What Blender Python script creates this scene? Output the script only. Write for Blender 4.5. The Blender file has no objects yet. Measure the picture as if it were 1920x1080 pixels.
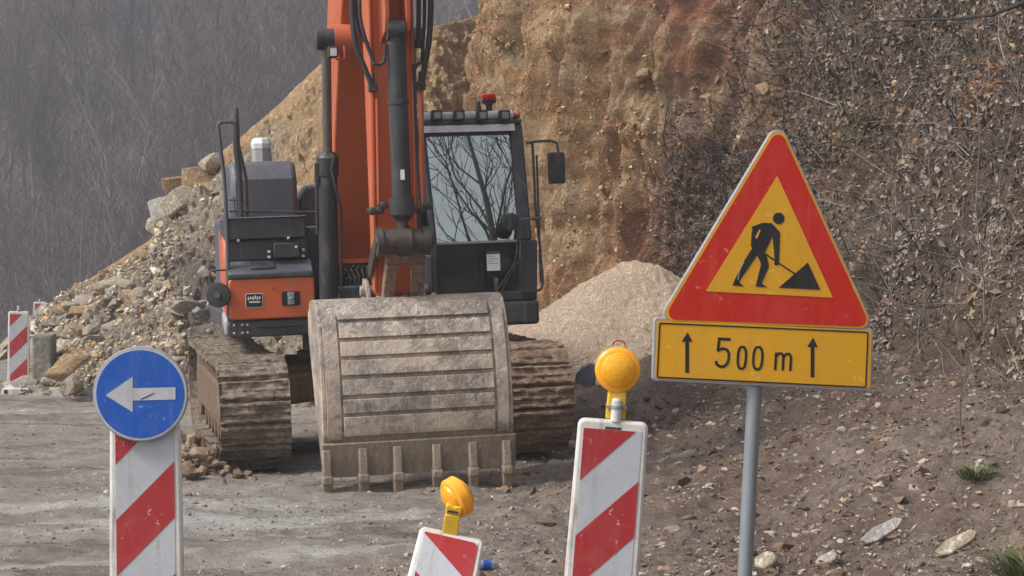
import bpy, bmesh, math, random
import numpy as np
from mathutils import Vector, Matrix, Euler
R_ = math.radians
random.seed(7)
S = bpy.context.scene
COL = S.collection

# ------------------------------------------------------------------ camera, sky, sun, exposure
CAM_H = 2.15; FPX = 4000.0; PITCH = math.atan(130 / FPX)
cd = bpy.data.cameras.new('camera'); cam = bpy.data.objects.new('camera', cd); COL.objects.link(cam)
cam.location = (0, 0, CAM_H); cam.rotation_euler = (math.pi / 2 - PITCH, 0, 0)
cd.sensor_width = 36; cd.lens = 36 * FPX / 1920; cd.clip_start = .1; cd.clip_end = 2000
S.camera = cam
SUN_EL, SUN_AZ = R_(46), R_(248)          # azimuth clockwise from +Y: sun high, behind and left of the camera
W = bpy.data.worlds.new('World'); S.world = W; W.use_nodes = True
nt = W.node_tree; nt.nodes.clear()
sky = nt.nodes.new('ShaderNodeTexSky'); sky.sky_type = 'NISHITA'; sky.sun_disc = False
sky.sun_elevation = SUN_EL; sky.sun_rotation = SUN_AZ; sky.dust_density = 3.0; sky.air_density = 1.0
hs = nt.nodes.new('ShaderNodeHueSaturation'); hs.inputs['Saturation'].default_value = .22
bg = nt.nodes.new('ShaderNodeBackground'); bg.inputs['Strength'].default_value = .112
wo = nt.nodes.new('ShaderNodeOutputWorld')
nt.links.new(sky.outputs[0], hs.inputs['Color']); nt.links.new(hs.outputs[0], bg.inputs[0]); nt.links.new(bg.outputs[0], wo.inputs[0])
sl = bpy.data.lights.new('sun', 'SUN'); sl.energy = 2.3; sl.angle = R_(14); sl.color = (1, .98, .955)
so = bpy.data.objects.new('sun', sl); COL.objects.link(so)
sd = Vector((math.sin(SUN_AZ) * math.cos(SUN_EL), math.cos(SUN_AZ) * math.cos(SUN_EL), math.sin(SUN_EL)))
so.rotation_euler = sd.to_track_quat('Z', 'Y').to_euler()
S.view_settings.view_transform = 'Standard'; S.view_settings.look = 'None'
S.view_settings.exposure = 1.0; S.view_settings.gamma = 1

# ------------------------------------------------------------------ measuring: a pixel of the 1920 px photo seen on a plane of a local frame
def ray(px, py):
    x = (px - 960) / FPX; z = -(py - 540) / FPX; c, s = math.cos(PITCH), math.sin(PITCH)
    return Vector((x, c + z * s, -s + z * c))
class Frame:
    def __init__(s, loc, rot):
        s.loc = Vector(loc); s.rot = rot; s.R = Euler(rot).to_matrix(); s.Ri = s.R.transposed()
    def L(s, px, py, v):                   # local (x, z) on the local plane y = v
        d = s.Ri @ ray(px, py); c = s.Ri @ (Vector((0, 0, CAM_H)) - s.loc); t = (v - c.y) / d.y; q = c + t * d
        return q.x, q.z
    def P(s, px, py, v):
        x, z = s.L(px, py, v); return Vector((x, v, z))
def at(px, py, Y):
    d = ray(px, py); return Vector((0, 0, CAM_H)) + d * (Y / d.y)

# ------------------------------------------------------------------ numpy noise
_rs = np.random.RandomState(3); _LAT = _rs.rand(64, 64, 64).astype(np.float32)
def vnoise(x, y, z):
    xi = np.floor(x).astype(int); yi = np.floor(y).astype(int); zi = np.floor(z).astype(int)
    fx = x - xi; fy = y - yi; fz = z - zi
    fx = fx * fx * (3 - 2 * fx); fy = fy * fy * (3 - 2 * fy); fz = fz * fz * (3 - 2 * fz)
    a, b = xi & 63, (xi + 1) & 63; c, d = yi & 63, (yi + 1) & 63; e, f = zi & 63, (zi + 1) & 63
    L = _LAT
    q0 = L[a, c, e] * (1 - fx) + L[b, c, e] * fx; q1 = L[a, d, e] * (1 - fx) + L[b, d, e] * fx
    q2 = L[a, c, f] * (1 - fx) + L[b, c, f] * fx; q3 = L[a, d, f] * (1 - fx) + L[b, d, f] * fx
    return ((q0 * (1 - fy) + q1 * fy) * (1 - fz) + (q2 * (1 - fy) + q3 * fy) * fz) * 2 - 1
def fbm(x, y, z, o=4, g=.5, rid=False):
    s = 0; a = 1; t = 0; k = 1.0
    for i in range(o):
        n = vnoise(x * k + 17.3 * i, y * k + 5.1 * i, z * k + 9.7 * i)
        if rid: n = 1 - 2 * np.abs(n)
        s = s + n * a; t += a; a *= g; k *= 2.03
    return s / t
def crag(x, y, z, n=5, o=4):
    v = (fbm(x, y, z, o, .55) * .5 + .5) * n; f = np.floor(v); r = v - f; t = np.clip((r - .55) / .4, 0, 1); return (f + t * t * (3 - 2 * t)) / n * 2 - 1
def sm(a, b, x):
    t = np.clip((x - a) / (b - a), 0, 1); return t * t * (3 - 2 * t)

# ------------------------------------------------------------------ tagging and object helpers
def tag(o, label=None, cat=None, group=None, kind=None):
    if label: o['label'] = label
    if cat: o['category'] = cat
    if group: o['group'] = group
    if kind: o['kind'] = kind
    return o
def empty(name, loc, rot=(0, 0, 0)):
    o = bpy.data.objects.new(name, None); COL.objects.link(o); o.location = loc; o.rotation_euler = rot; o.empty_display_size = .2
    return o
def copy_tree(o, parent=None):
    c = o.copy(); COL.objects.link(c)
    if parent: c.parent = parent
    for ch in [k for k in bpy.data.objects if k.parent == o]: copy_tree(ch, c)
    return c
def mesh_np(name, V, F, mat, smooth=False, col=None, attrs=None, parent=None):
    """V (n,3), F (m,k) ints -> object. col: per-vertex rgb."""
    V = np.asarray(V, np.float32); F = np.asarray(F, np.int32); m, k = F.shape
    me = bpy.data.meshes.new(name)
    me.vertices.add(len(V)); me.vertices.foreach_set('co', V.ravel())
    me.loops.add(m * k); me.loops.foreach_set('vertex_index', F.ravel())
    me.polygons.add(m); me.polygons.foreach_set('loop_start', np.arange(0, m * k, k, dtype=np.int32))
    me.polygons.foreach_set('loop_total', np.full(m, k, np.int32))
    me.polygons.foreach_set('use_smooth', np.full(m, smooth, bool))
    if col is not None:
        ca = me.color_attributes.new('Col', 'FLOAT_COLOR', 'POINT')
        cc = np.ones((len(V), 4), np.float32); cc[:, :3] = col; ca.data.foreach_set('color', cc.ravel())
    for kx, a in (attrs or {}).items():
        at_ = me.attributes.new(kx, 'FLOAT', 'POINT'); at_.data.foreach_set('value', np.asarray(a, np.float32).ravel())
    me.update(); me.validate()
    me.materials.append(mat)
    o = bpy.data.objects.new(name, me); COL.objects.link(o)
    if parent: o.parent = parent
    return o
def grid_faces(n, m):
    i = np.arange(n * m).reshape(n, m)
    return np.stack([i[:-1, :-1], i[1:, :-1], i[1:, 1:], i[:-1, 1:]], -1).reshape(-1, 4)
class MB:
    def __init__(s): s.bm = bmesh.new()
    def _faces(s, vs, fs):
        b = [s.bm.verts.new(v) for v in vs]
        for f in fs:
            try: s.bm.faces.new([b[i] for i in f])
            except ValueError: pass
    def box(s, x0, x1, y0, y1, z0, z1, M=None):
        v = [Vector((x, y, z)) for x in (x0, x1) for y in (y0, y1) for z in (z0, z1)]
        if M: v = [M @ q for q in v]
        s._faces(v, [(0, 1, 3, 2), (4, 6, 7, 5), (0, 4, 5, 1), (2, 3, 7, 6), (0, 2, 6, 4), (1, 5, 7, 3)]); return s
    def prism(s, pts, axis, a, b, M=None):
        n = len(pts)
        def mk(p, t):
            q = {'x': (t, p[0], p[1]), 'y': (p[0], t, p[1]), 'z': (p[0], p[1], t)}[axis]; q = Vector(q)
            return M @ q if M else q
        v = [mk(p, a) for p in pts] + [mk(p, b) for p in pts]
        s._faces(v, [tuple(range(n)), tuple(range(2 * n - 1, n - 1, -1))] + [(i, i + n, (i + 1) % n + n, (i + 1) % n) for i in range(n)]); return s
    def tube(s, pts, r, seg=8, cap=True):
        pts = [Vector(p) for p in pts]; n = len(pts); rr = r if isinstance(r, (list, tuple)) else [r] * n
        t0 = (pts[1] - pts[0]).normalized(); u = t0.orthogonal().normalized(); rings = []
        for i, p in enumerate(pts):
            t = ((pts[min(i + 1, n - 1)] - pts[i]).normalized() + (pts[i] - pts[max(i - 1, 0)]).normalized())
            t = t.normalized() if t.length > 1e-6 else t0
            u = (u - t * u.dot(t)).normalized(); w = t.cross(u)
            rings.append([s.bm.verts.new(p + (u * math.cos(2 * math.pi * k / seg) + w * math.sin(2 * math.pi * k / seg)) * rr[i]) for k in range(seg)])
        for i in range(n - 1):
            for k in range(seg):
                s.bm.faces.new([rings[i][k], rings[i][(k + 1) % seg], rings[i + 1][(k + 1) % seg], rings[i + 1][k]])
        if cap: s.bm.faces.new(rings[0][::-1]); s.bm.faces.new(rings[-1])
        return s
    def cyl(s, p, q, r, r2=None, seg=20): return s.tube([p, q], [r, r if r2 is None else r2], seg)
    def lathe(s, c, axis, prof, seg=24):
        """prof: (along, radius) list around the axis vector through c"""
        c = Vector(c); t = Vector(axis).normalized()
        return s.tube_rings(c, t, prof, seg)
    def tube_rings(s, c, t, prof, seg):
        u = t.orthogonal().normalized(); w = t.cross(u); rings = []
        for a, r in prof:
            rings.append([s.bm.verts.new(c + t * a + (u * math.cos(2 * math.pi * k / seg) + w * math.sin(2 * math.pi * k / seg)) * max(r, 1e-4)) for k in range(seg)])
        for i in range(len(rings) - 1):
            for k in range(seg): s.bm.faces.new([rings[i][k], rings[i][(k + 1) % seg], rings[i + 1][(k + 1) % seg], rings[i + 1][k]])
        s.bm.faces.new(rings[0][::-1]); s.bm.faces.new(rings[-1]); return s
    def ribbon(s, pts, w, y0, y1, closed=False):
        """flat stroke in the XZ plane, thickness y0..y1"""
        P = [Vector((a, b)) for a, b in pts]; n = len(P); off = []
        for i in range(n):
            if closed: a, b = P[i - 1], P[(i + 1) % n]
            else: a, b = P[max(i - 1, 0)], P[min(i + 1, n - 1)]
            d1 = (P[i] - a); d2 = (b - P[i])
            d1 = d1.normalized() if d1.length > 1e-9 else d2.normalized(); d2 = d2.normalized() if d2.length > 1e-9 else d1
            nn = Vector((-(d1.y + d2.y), d1.x + d2.x)); nn = nn.normalized()
            k = 1 / max(.5, nn.dot(Vector((-d1.y, d1.x)))); off.append(nn * (w / 2) * k)
        m = n if closed else n - 1
        for i in range(m):
            j = (i + 1) % n
            s.prism([tuple(P[i] + off[i]), tuple(P[j] + off[j]), tuple(P[j] - off[j]), tuple(P[i] - off[i])], 'y', y0, y1)
        return s
    def build(s, name, mat, parent=None, smooth=35, bevel=0.0, weld=False):
        if weld: bmesh.ops.remove_doubles(s.bm, verts=s.bm.verts, dist=1e-4)
        bmesh.ops.recalc_face_normals(s.bm, faces=s.bm.faces)
        me = bpy.data.meshes.new(name); s.bm.to_mesh(me); s.bm.free()
        if smooth:
            me.polygons.foreach_set('use_smooth', [True] * len(me.polygons)); me.set_sharp_from_angle(angle=R_(smooth))
        for m_ in (mat if isinstance(mat, (list, tuple)) else [mat]): me.materials.append(m_)
        o = bpy.data.objects.new(name, me); COL.objects.link(o)
        if parent: o.parent = parent
        if bevel:
            b = o.modifiers.new('bevel', 'BEVEL'); b.width = bevel; b.segments = 2; b.limit_method = 'ANGLE'; b.angle_limit = R_(40)
        return o
def rpoly(pts, r, seg=6):
    """round the corners of a 2D polygon"""
    out = []; n = len(pts)
    for i in range(n):
        a, b, c = Vector(pts[i - 1]), Vector(pts[i]), Vector(pts[(i + 1) % n])
        u = (a - b).normalized(); v = (c - b).normalized(); ang = u.angle(v); d = r / math.tan(ang / 2)
        p, q = b + u * d, b + v * d; ctr = b + (u + v).normalized() * (r / math.sin(ang / 2))
        a0 = p - ctr; a1 = q - ctr; tot = a0.angle_signed(a1) * -1
        for k in range(seg + 1):
            t = tot * k / seg; cs, sn = math.cos(t), math.sin(t)
            out.append((ctr.x + a0.x * cs - a0.y * sn, ctr.y + a0.x * sn + a0.y * cs))
    return out
def rrect(x0, x1, z0, z1, r, seg=6): return rpoly([(x0, z0), (x1, z0), (x1, z1), (x0, z1)], r, seg)
def clip(poly, a, b, c):                    # keep a*x+b*z <= c
    out = []
    for i in range(len(poly)):
        p, q = poly[i - 1], poly[i]; fp = a * p[0] + b * p[1] - c; fq = a * q[0] + b * q[1] - c
        if (fp <= 0) != (fq <= 0):
            t = fp / (fp - fq); out.append((p[0] + (q[0] - p[0]) * t, p[1] + (q[1] - p[1]) * t))
        if fq <= 0: out.append(q)
    return out

# ------------------------------------------------------------------ materials
def srgb(r, g, b):
    f = lambda c: (c / 255 / 12.92) if c / 255 <= .04045 else ((c / 255 + .055) / 1.055) ** 2.4
    return (f(r), f(g), f(b))
def lift(c, k): return tuple(min(.8, v * k) for v in c)
class NM:
    def __init__(s, name, rough=.7, metal=0.0):
        s.m = bpy.data.materials.new(name); s.m.use_nodes = True; s.t = s.m.node_tree; s.N = s.t.nodes; s.K = s.t.links
        s.b = s.N['Principled BSDF']; s.b.inputs['Roughness'].default_value = rough; s.b.inputs['Metallic'].default_value = metal
        s.co = s.N.new('ShaderNodeTexCoord').outputs['Object']
    def noise(s, scale, detail=5, rough=.6, lo=.35, hi=.65, stretch=None, src=None):
        n = s.N.new('ShaderNodeTexNoise'); n.inputs['Scale'].default_value = scale; n.inputs['Detail'].default_value = detail; n.inputs['Roughness'].default_value = rough
        v = src or s.co
        if stretch:
            mp = s.N.new('ShaderNodeMapping'); mp.inputs['Scale'].default_value = stretch
            if len(stretch) > 3: pass
            s.K.new(v, mp.inputs[0]); v = mp.outputs[0]
        s.K.new(v, n.inputs['Vector'])
        r = s.N.new('ShaderNodeMapRange'); r.inputs['From Min'].default_value = lo; r.inputs['From Max'].default_value = hi
        r.interpolation_type = 'SMOOTHSTEP'; s.K.new(n.outputs[0], r.inputs[0]); return r.outputs[0]
    def voro(s, scale, feature='F1', out='Distance', lo=0., hi=1., randomness=1):
        n = s.N.new('ShaderNodeTexVoronoi'); n.inputs['Scale'].default_value = scale; n.feature = feature; s.K.new(s.co, n.inputs['Vector'])
        if out == 'Color': return n.outputs['Color']
        r = s.N.new('ShaderNodeMapRange'); r.inputs['From Min'].default_value = lo; r.inputs['From Max'].default_value = hi; s.K.new(n.outputs[out], r.inputs[0]); return r.outputs[0]
    def attr(s, name, col=False):
        n = s.N.new('ShaderNodeAttribute'); n.attribute_name = name; return n.outputs['Color' if col else 'Fac']
    def val(s, sock, node_in):
        if isinstance(sock, (int, float)): node_in.default_value = sock
        elif isinstance(sock, tuple): node_in.default_value = (*sock[:3], 1)
        else: s.K.new(sock, node_in)
    def mix(s, a, b, f, mode='MIX'):
        n = s.N.new('ShaderNodeMix'); n.data_type = 'RGBA'; n.blend_type = mode
        s.val(f, n.inputs[0]); s.val(a, n.inputs[6]); s.val(b, n.inputs[7]); return n.outputs[2]
    def math(s, op, a, b=0.0, clampv=False):
        n = s.N.new('ShaderNodeMath'); n.operation = op; n.use_clamp = clampv; s.val(a, n.inputs[0]); s.val(b, n.inputs[1]); return n.outputs[0]
    def sep(s, i):
        n = s.N.new('ShaderNodeSeparateXYZ'); s.K.new(s.co, n.inputs[0]); return n.outputs[i]
    def rng(s, v, a, b, c=0., d=1.):
        r = s.N.new('ShaderNodeMapRange'); r.inputs['From Min'].default_value = a; r.inputs['From Max'].default_value = b
        r.inputs['To Min'].default_value = c; r.inputs['To Max'].default_value = d; s.val(v, r.inputs[0]); return r.outputs[0]
    def color(s, c): s.val(c, s.b.inputs['Base Color']); return s
    def rough(s, c): s.val(c, s.b.inputs['Roughness']); return s
    def bump(s, h, strength=.5, dist=.02):
        n = s.N.new('ShaderNodeBump'); n.inputs['Strength'].default_value = strength; n.inputs['Distance'].default_value = dist
        s.K.new(h, n.inputs['Height'])
        prev = s.b.inputs['Normal']
        if prev.is_linked: s.K.new(prev.links[0].from_socket, n.inputs['Normal'])
        s.K.new(n.outputs[0], prev); return s
def paint(name, c, rough=.45, dirt=(.20, .16, .12), amt=.35, scale=6, metal=0, wear=None, bump=.0):
    m = NM(name, rough, metal)
    a = m.noise(scale, 6, .7, .45, .75); fine = m.noise(scale * 9, 4, .6, .5, .7)
    f = m.math('MULTIPLY', m.math('ADD', m.math('MULTIPLY', a, .8), m.math('MULTIPLY', fine, .3)), amt, True)
    col = m.mix(c, dirt, f)
    v = m.noise(scale * .35, 3, .5, .3, .7); col = m.mix(col, tuple(x * .72 for x in c), m.math('MULTIPLY', v, .35))
    st = m.noise(3.0, 5, .7, .52, .68, stretch=(5, 5, .45)); col = m.mix(col, dirt, m.math('MULTIPLY', st, amt * .9))
    if wear:
        w = m.noise(scale * 5, 5, .75, .62, .68); col = m.mix(col, wear, m.math('MULTIPLY', w, .7))
    m.color(col); m.rough(m.rng(a, 0, 1, rough, min(1, rough + .35)))
    if bump: m.bump(m.noise(scale * 14, 4, .6, .2, .8), bump, .006)
    return m.m
ORANGE = paint('orange_paint', srgb(190, 88, 44), .38, (.26, .15, .09), .5, 5)
ORANGE2 = paint('orange_weathered_paint', srgb(188, 88, 52), .42, (.30, .20, .13), .55, 5, wear=(.42, .34, .28))
BLACKP = paint('black_paint', srgb(52, 52, 58), .42, (.16, .14, .12), .45, 5)
GREYP = paint('charcoal_panel_paint', srgb(74, 78, 88), .35, (.18, .16, .14), .4, 4)
LIGHTGREY = paint('light_grey_paint', srgb(205, 205, 208), .45, (.25, .22, .19), .35, 6)
SKIRT = paint('grey_skirt_paint', srgb(150, 148, 148), .5, (.25, .22, .19), .5, 6)
RUBBER = paint('black_rubber', srgb(40, 40, 42), .6, (.14, .12, .11), .5, 10)
CHROME = paint('cylinder_rod_steel', srgb(120, 112, 104), .35, (.20, .15, .11), .5, 12, metal=.6)
PIN = paint('greasy_dark_steel', srgb(70, 62, 58), .45, (.10, .075, .06), .8, 9, metal=.3, bump=.5)
GALV = paint('galvanised_steel', srgb(140, 146, 152), .42, (.2, .19, .18), .35, 9, metal=.35)
WHITEPL = paint('white_plastic', srgb(205, 202, 197), .5, srgb(128, 118, 104), .75, 9)
REDF = paint('red_reflective_film', srgb(160, 42, 46), .32, srgb(160, 110, 100), .28, 6, wear=srgb(215, 180, 175))
WHITEF = paint('white_reflective_film', srgb(178, 180, 186), .32, srgb(138, 132, 122), .5, 6, wear=srgb(130, 124, 116))
BLUEF = paint('blue_reflective_film', srgb(20, 80, 168), .34, srgb(90, 120, 170), .35, 7, wear=srgb(120, 155, 205))
YELF = paint('yellow_reflective_film', srgb(216, 158, 22), .36, srgb(190, 140, 60), .35, 5, wear=srgb(230, 200, 120))
REDS = paint('red_sign_film', srgb(190, 28, 14), .34, srgb(190, 80, 55), .35, 5, wear=srgb(225, 130, 90))
BLACKF = paint('black_film', srgb(26, 26, 30), .4, srgb(80, 70, 50), .25, 12)
YELPL = paint('yellow_plastic', srgb(216, 176, 40), .4, srgb(150, 120, 60), .35, 8)
RAG = paint('green_cloth', srgb(140, 200, 110), .9, srgb(80, 120, 60), .5, 20)
PAPER = paint('white_paper', srgb(225, 225, 228), .7, srgb(150, 150, 150), .2, 30)
SEATM = paint('black_seat_fabric', srgb(38, 38, 40), .9)
REDL = NM('red_lamp_plastic', .2).color(srgb(190, 30, 28)).m
def mk_amber():
    m = NM('amber_lens', .12); w = m.voro(110, lo=0, hi=.6)
    m.color(m.mix(srgb(245, 150, 10), srgb(255, 190, 40), w)); m.bump(w, .35, .003)
    m.b.inputs['Transmission Weight'].default_value = .25; m.b.inputs['Subsurface Weight'].default_value = .2
    m.b.inputs['Subsurface Radius'].default_value = (.03, .015, .003); return m.m
AMBER = mk_amber()
AMBER_RIM = paint('amber_rim_plastic', srgb(246, 166, 40), .3, srgb(190, 130, 60), .2, 9)
def glassmat(name, fac, tint, gl=(.8, .9, .92), rough=.006):
    m = NM(name); t = m.N.new('ShaderNodeBsdfTransparent'); t.inputs[0].default_value = (*tint, 1)
    g = m.N.new('ShaderNodeBsdfGlossy'); g.inputs[0].default_value = (*gl, 1); g.inputs[1].default_value = rough
    x = m.N.new('ShaderNodeMixShader'); d = m.noise(5, 4, .6, .3, .8); x.inputs[0].default_value = fac
    s_ = m.N.new('ShaderNodeMixShader'); df = m.N.new('ShaderNodeBsdfDiffuse'); df.inputs[0].default_value = (.3, .3, .28, 1)
    m.K.new(m.math('MULTIPLY', d, .12), s_.inputs[0]); m.K.new(t.outputs[0], x.inputs[1]); m.K.new(g.outputs[0], x.inputs[2])
    m.K.new(x.outputs[0], s_.inputs[1]); m.K.new(df.outputs[0], s_.inputs[2])
    m.K.new(s_.outputs[0], m.N['Material Output'].inputs[0]); return m.m
GLASS_UP = glassmat('reflective_windscreen_glass', .52, (.10, .13, .13), (.80, .87, .85))
GLASS_LOW = glassmat('clear_cab_glass', .05, (.42, .50, .46))
LENS = glassmat('lamp_glass', .35, (.6, .6, .6), rough=.15)

def mk_mud(name, c1, c2, c3, sc=3, bump=1.0, rough=.85, streak=None):
    m = NM(name, rough)
    a = m.noise(sc, 7, .7, .35, .65); b = m.noise(sc * 4.3, 6, .7, .4, .62); c = m.noise(sc * 16, 4, .7, .35, .7)
    col = m.mix(c1, c2, a); col = m.mix(col, c3, m.math('MULTIPLY', b, .7)); col = m.mix(col, tuple(x * .45 for x in c1), m.math('MULTIPLY', c, .35))
    if streak:
        s_ = m.noise(9, 5, .75, .60, .68, stretch=streak[1]); col = m.mix(col, streak[0], m.math('MULTIPLY', s_, .75))
    m.color(col); m.bump(c, .5 * bump, .02); m.bump(b, .4 * bump, .05); return m.m
MUD = mk_mud('muddy_track_steel', srgb(126, 112, 96), srgb(156, 142, 124), srgb(92, 74, 58), 4)
MUDR = mk_mud('red_brown_muddy_track_steel', srgb(136, 112, 92), srgb(166, 146, 124), srgb(110, 78, 58), 4)
def mk_bucket(name, k):
    m = NM(name, .62); z = m.sep(2)
    a = m.noise(1.7, 6, .7, .42, .58); b = m.noise(7, 6, .75, .42, .6); c = m.noise(40, 4, .7, .35, .7)
    mp = m.N.new('ShaderNodeMapping'); mp.inputs['Rotation'].default_value = (0, R_(38), 0); m.K.new(m.co, mp.inputs[0])
    sc = m.noise(9, 5, .8, .56, .62, stretch=(.45, 4, 7), src=mp.outputs[0]); sc2 = m.noise(13, 4, .7, .57, .63, stretch=(6, 3, .4))
    up = m.rng(z, .5, 1.3)
    col = m.mix(tuple(v * k for v in srgb(126, 116, 110)), tuple(v * k for v in srgb(176, 158, 138)), a)
    col = m.mix(col, tuple(v * k for v in srgb(196, 180, 160)), m.math('MULTIPLY', b, .5)); col = m.mix(col, srgb(98, 88, 82), m.math('MULTIPLY', m.noise(2.6, 6, .75, .50, .60), .6))
    col = m.mix(col, srgb(70, 54, 44), m.math('MULTIPLY', m.noise(4.2, 5, .7, .66, .70), .7))
    col = m.mix(col, srgb(222, 214, 204), m.math('MULTIPLY', sc, m.math('MULTIPLY', up, .85))); col = m.mix(col, srgb(206, 196, 180), m.math('MULTIPLY', sc2, .45))
    low = m.rng(z, .44, .38); col = m.mix(col, m.mix(srgb(138, 122, 104), srgb(114, 100, 84), m.noise(8, 5, .7, .4, .6, stretch=(3, 3, .4))), m.math('MULTIPLY', low, .75))
    col = m.mix(col, srgb(60, 50, 42), m.math('MULTIPLY', c, .25)); m.color(col); m.rough(m.rng(a, 0, 1, .45, .85)); m.bump(c, .22, .010); m.bump(b, .25, .03); return m.m
MUD_OLD = mk_mud('mud_caked_bucket_steel', srgb(156, 138, 118), srgb(180, 165, 144), srgb(112, 94, 78), 2.2, .5, .75, (srgb(205, 198, 188), (5, 5, 1.3)))
BUCKET = mk_bucket('mud_caked_bucket_steel', 1.0); BUCKETW = mk_bucket('worn_bucket_wear_strip', 1.12)
CLOD = mk_mud('brown_mud', srgb(122, 98, 76), srgb(98, 76, 58), srgb(140, 120, 98), 5)
def mk_rock(name, c1, c2, c3):
    m = NM(name, .85); a = m.noise(2.2, 7, .7, .35, .65); b = m.noise(9, 6, .7, .4, .62); c = m.noise(45, 4, .7, .35, .7)
    col = m.mix(c1, c2, a); col = m.mix(col, c3, m.math('MULTIPLY', b, .6)); m.color(col)
    m.bump(b, .7, .06); m.bump(c, .5, .01); return m.m
ROCK = mk_rock('pale_limestone', srgb(206, 192, 168), srgb(180, 166, 144), srgb(140, 120, 98))
ROCKO = mk_rock('ochre_limestone', srgb(192, 160, 118), srgb(172, 146, 116), srgb(144, 104, 66))
ROCKG = mk_rock('grey_limestone', srgb(176, 168, 160), srgb(148, 140, 132), srgb(198, 190, 180))
CONC = mk_rock('concrete', srgb(150, 144, 134), srgb(132, 128, 118), srgb(112, 106, 96))

# ------------------------------------------------------------------ ground
def ground_h(x, y):
    x = np.asarray(x, float); y = np.asarray(y, float)
    left = sm(2.0, -3.5, x)
    h = -.034 * np.maximum(0, y - 17.5) * left + .07 * sm(-1.5, 2.5, x) * sm(14, 20, y) + .12 * sm(1.0, 3.2, x) * sm(20, 24, y)
    h = h - .9 * sm(60, 66, y) - .16 * np.maximum(0, y - 70) * sm(70, 78, y)
    # rise towards the bank toe on the right
    tx = np.interp(y, [4, 9, 13.5, 16, 19, 22, 25], [6.8, 5.6, 4.6, 3.9, 3.5, 3.1, 2.1])
    h = h + .72 * sm(3.2, -.2, tx - x) ** 1.6 * sm(8, 12, y) * sm(30, 24, y)
    return h
def ground_full(x, y):
    h = ground_h(x, y); near = sm(60, 35, y)
    h = h + near * (.05 * fbm(x * .6, y * .6, 0 * x, 3) + .045 * fbm(x * 2.2, y * 2.2, 3 + 0 * x, 4) + .022 * fbm(x * 8, y * 8, 5 + 0 * x, 3)) + near * sm(-1.6, .6, x) * (.09 * crag(x * 1.6, y * 1.6, 0 * x, 4, 3) + .055 * crag(x * 5, y * 5, 0 * x + 3, 4, 3) + .02 * fbm(x * 16, y * 16, 0 * x, 2))
    # berm of dark soil between the pile and the bank
    h = h + .38 * np.exp(-((x - 1.9) / .9) ** 2 - ((y - 22.3) / .8) ** 2) * (1 + .5 * fbm(x * 2, y * 2, 0 * x, 3))
    h = h + (.30 * np.exp(-((y - 21.75 - .25 * (x - 1)) / .42) ** 2) * sm(.1, .7, x) * sm(3.6, 2.6, x)) * (1 + .5 * fbm(x * 2.5, y * 2.5, 0 * x, 3))
    # tyre ruts on the left road
    rut = np.sin((x * .35 + y * 1.0) * 3.4 + 1.3 * fbm(x * .3, y * .5, 0 * x, 2)); h = h + .025 * rut * sm(-.5, -3, x) * near
    return h
def axis(fine0, fine1, step, far0, far1, k=1.12):
    a = list(np.arange(fine0, fine1 + 1e-6, step)); s = step; v = fine1; hi = []
    while v < far1: s *= k; v += s; hi.append(v)
    s = step; v = fine0; lo = []
    while v > far0: s *= k; v -= s; lo.append(v)
    return np.array(lo[::-1] + a + hi)
gx = axis(-7.5, 5.5, .045, -400, 400); gy = axis(12, 30, .045, -60, 600)
GX, GY = np.meshgrid(gx, gy, indexing='ij'); GZ = ground_full(GX, GY)
gm = NM('muddy_gravel_ground', .85)
def gauss(cx, cy, sx, sy, ang):
    c, s = math.cos(ang), math.sin(ang); dx, dy = GX - cx, GY - cy; return np.exp(-((dx * c + dy * s) / sx) ** 2 - ((-dx * s + dy * c) / sy) ** 2)
pale_sheen = gauss(-1.7, 15.3, 1.2, .42, .25) + gauss(-2.4, 15.9, .7, .5, 0) + gauss(-3.4, 16.0, 1.5, .16, .1) + gauss(-3.2, 14.6, 1.3, .2, .15) + gauss(-1.45, 19.0, .35, 1.6, 0) + gauss(-1.2, 13.6, .5, .25, .2) + .8 * gauss(-6.5, 27.5, 1.2, .5, .1) + .6 * gauss(-2.6, 13.5, 1.2, .12, .2) + 1.2 * gauss(-13, 60, 6, 9, 0) + .7 * gauss(-3.9, 15.2, 1.4, .14, .12) + gauss(1.35, 18.3, .9, .3, .1) * .5  # sky sheen of wet patches painted as pale colour, plus the pale far road
pale_sheen = sm(.42, .72, pale_sheen * 1.25 * (.9 + 1.5 * fbm(GX * 2.6, GY * 5, 0 * GX, 5, .65))) * .9 + .25 * np.clip(pale_sheen, 0, 1)
x_ = gm.sep(0); y_ = gm.sep(1)
a = gm.noise(.9, 6, .65, .35, .65); b = gm.noise(5, 7, .75, .38, .62); c = gm.noise(38, 5, .75, .38, .66); tr = gm.noise(1.0, 5, .65, .42, .6, stretch=(.35, 2.2, 1))
col = gm.mix(srgb(162, 147, 134), srgb(190, 177, 165), a); col = gm.mix(col, srgb(108, 92, 80), gm.math('MULTIPLY', b, .65))
brown = gm.math('MULTIPLY', gm.rng(x_, -.6, 1.6), gm.rng(gm.noise(.5, 4, .6, .3, .7), 0, 1, .6, 1)); col = gm.mix(col, srgb(112, 82, 60), gm.math('MULTIPLY', brown, .88)); col = gm.mix(col, srgb(86, 64, 48), gm.math('MULTIPLY', gm.math('MULTIPLY', brown, b), .6))
leftm = gm.rng(x_, -.8, -2.4); pale = gm.math('MULTIPLY', leftm, tr); col = gm.mix(col, srgb(176, 170, 162), gm.math('MULTIPLY', pale, .55))
col = gm.mix(col, srgb(190, 184, 176), gm.math('MULTIPLY', c, gm.rng(brown, 0, 1, .32, .10))); col = gm.mix(col, srgb(60, 50, 44), gm.math('MULTIPLY', gm.voro(26, lo=.3, hi=.0), .22))
fl = gm.attr('pale_sheen'); col = gm.mix(col, lift(srgb(214, 209, 202), 1), gm.math('MULTIPLY', fl, .85))
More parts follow.
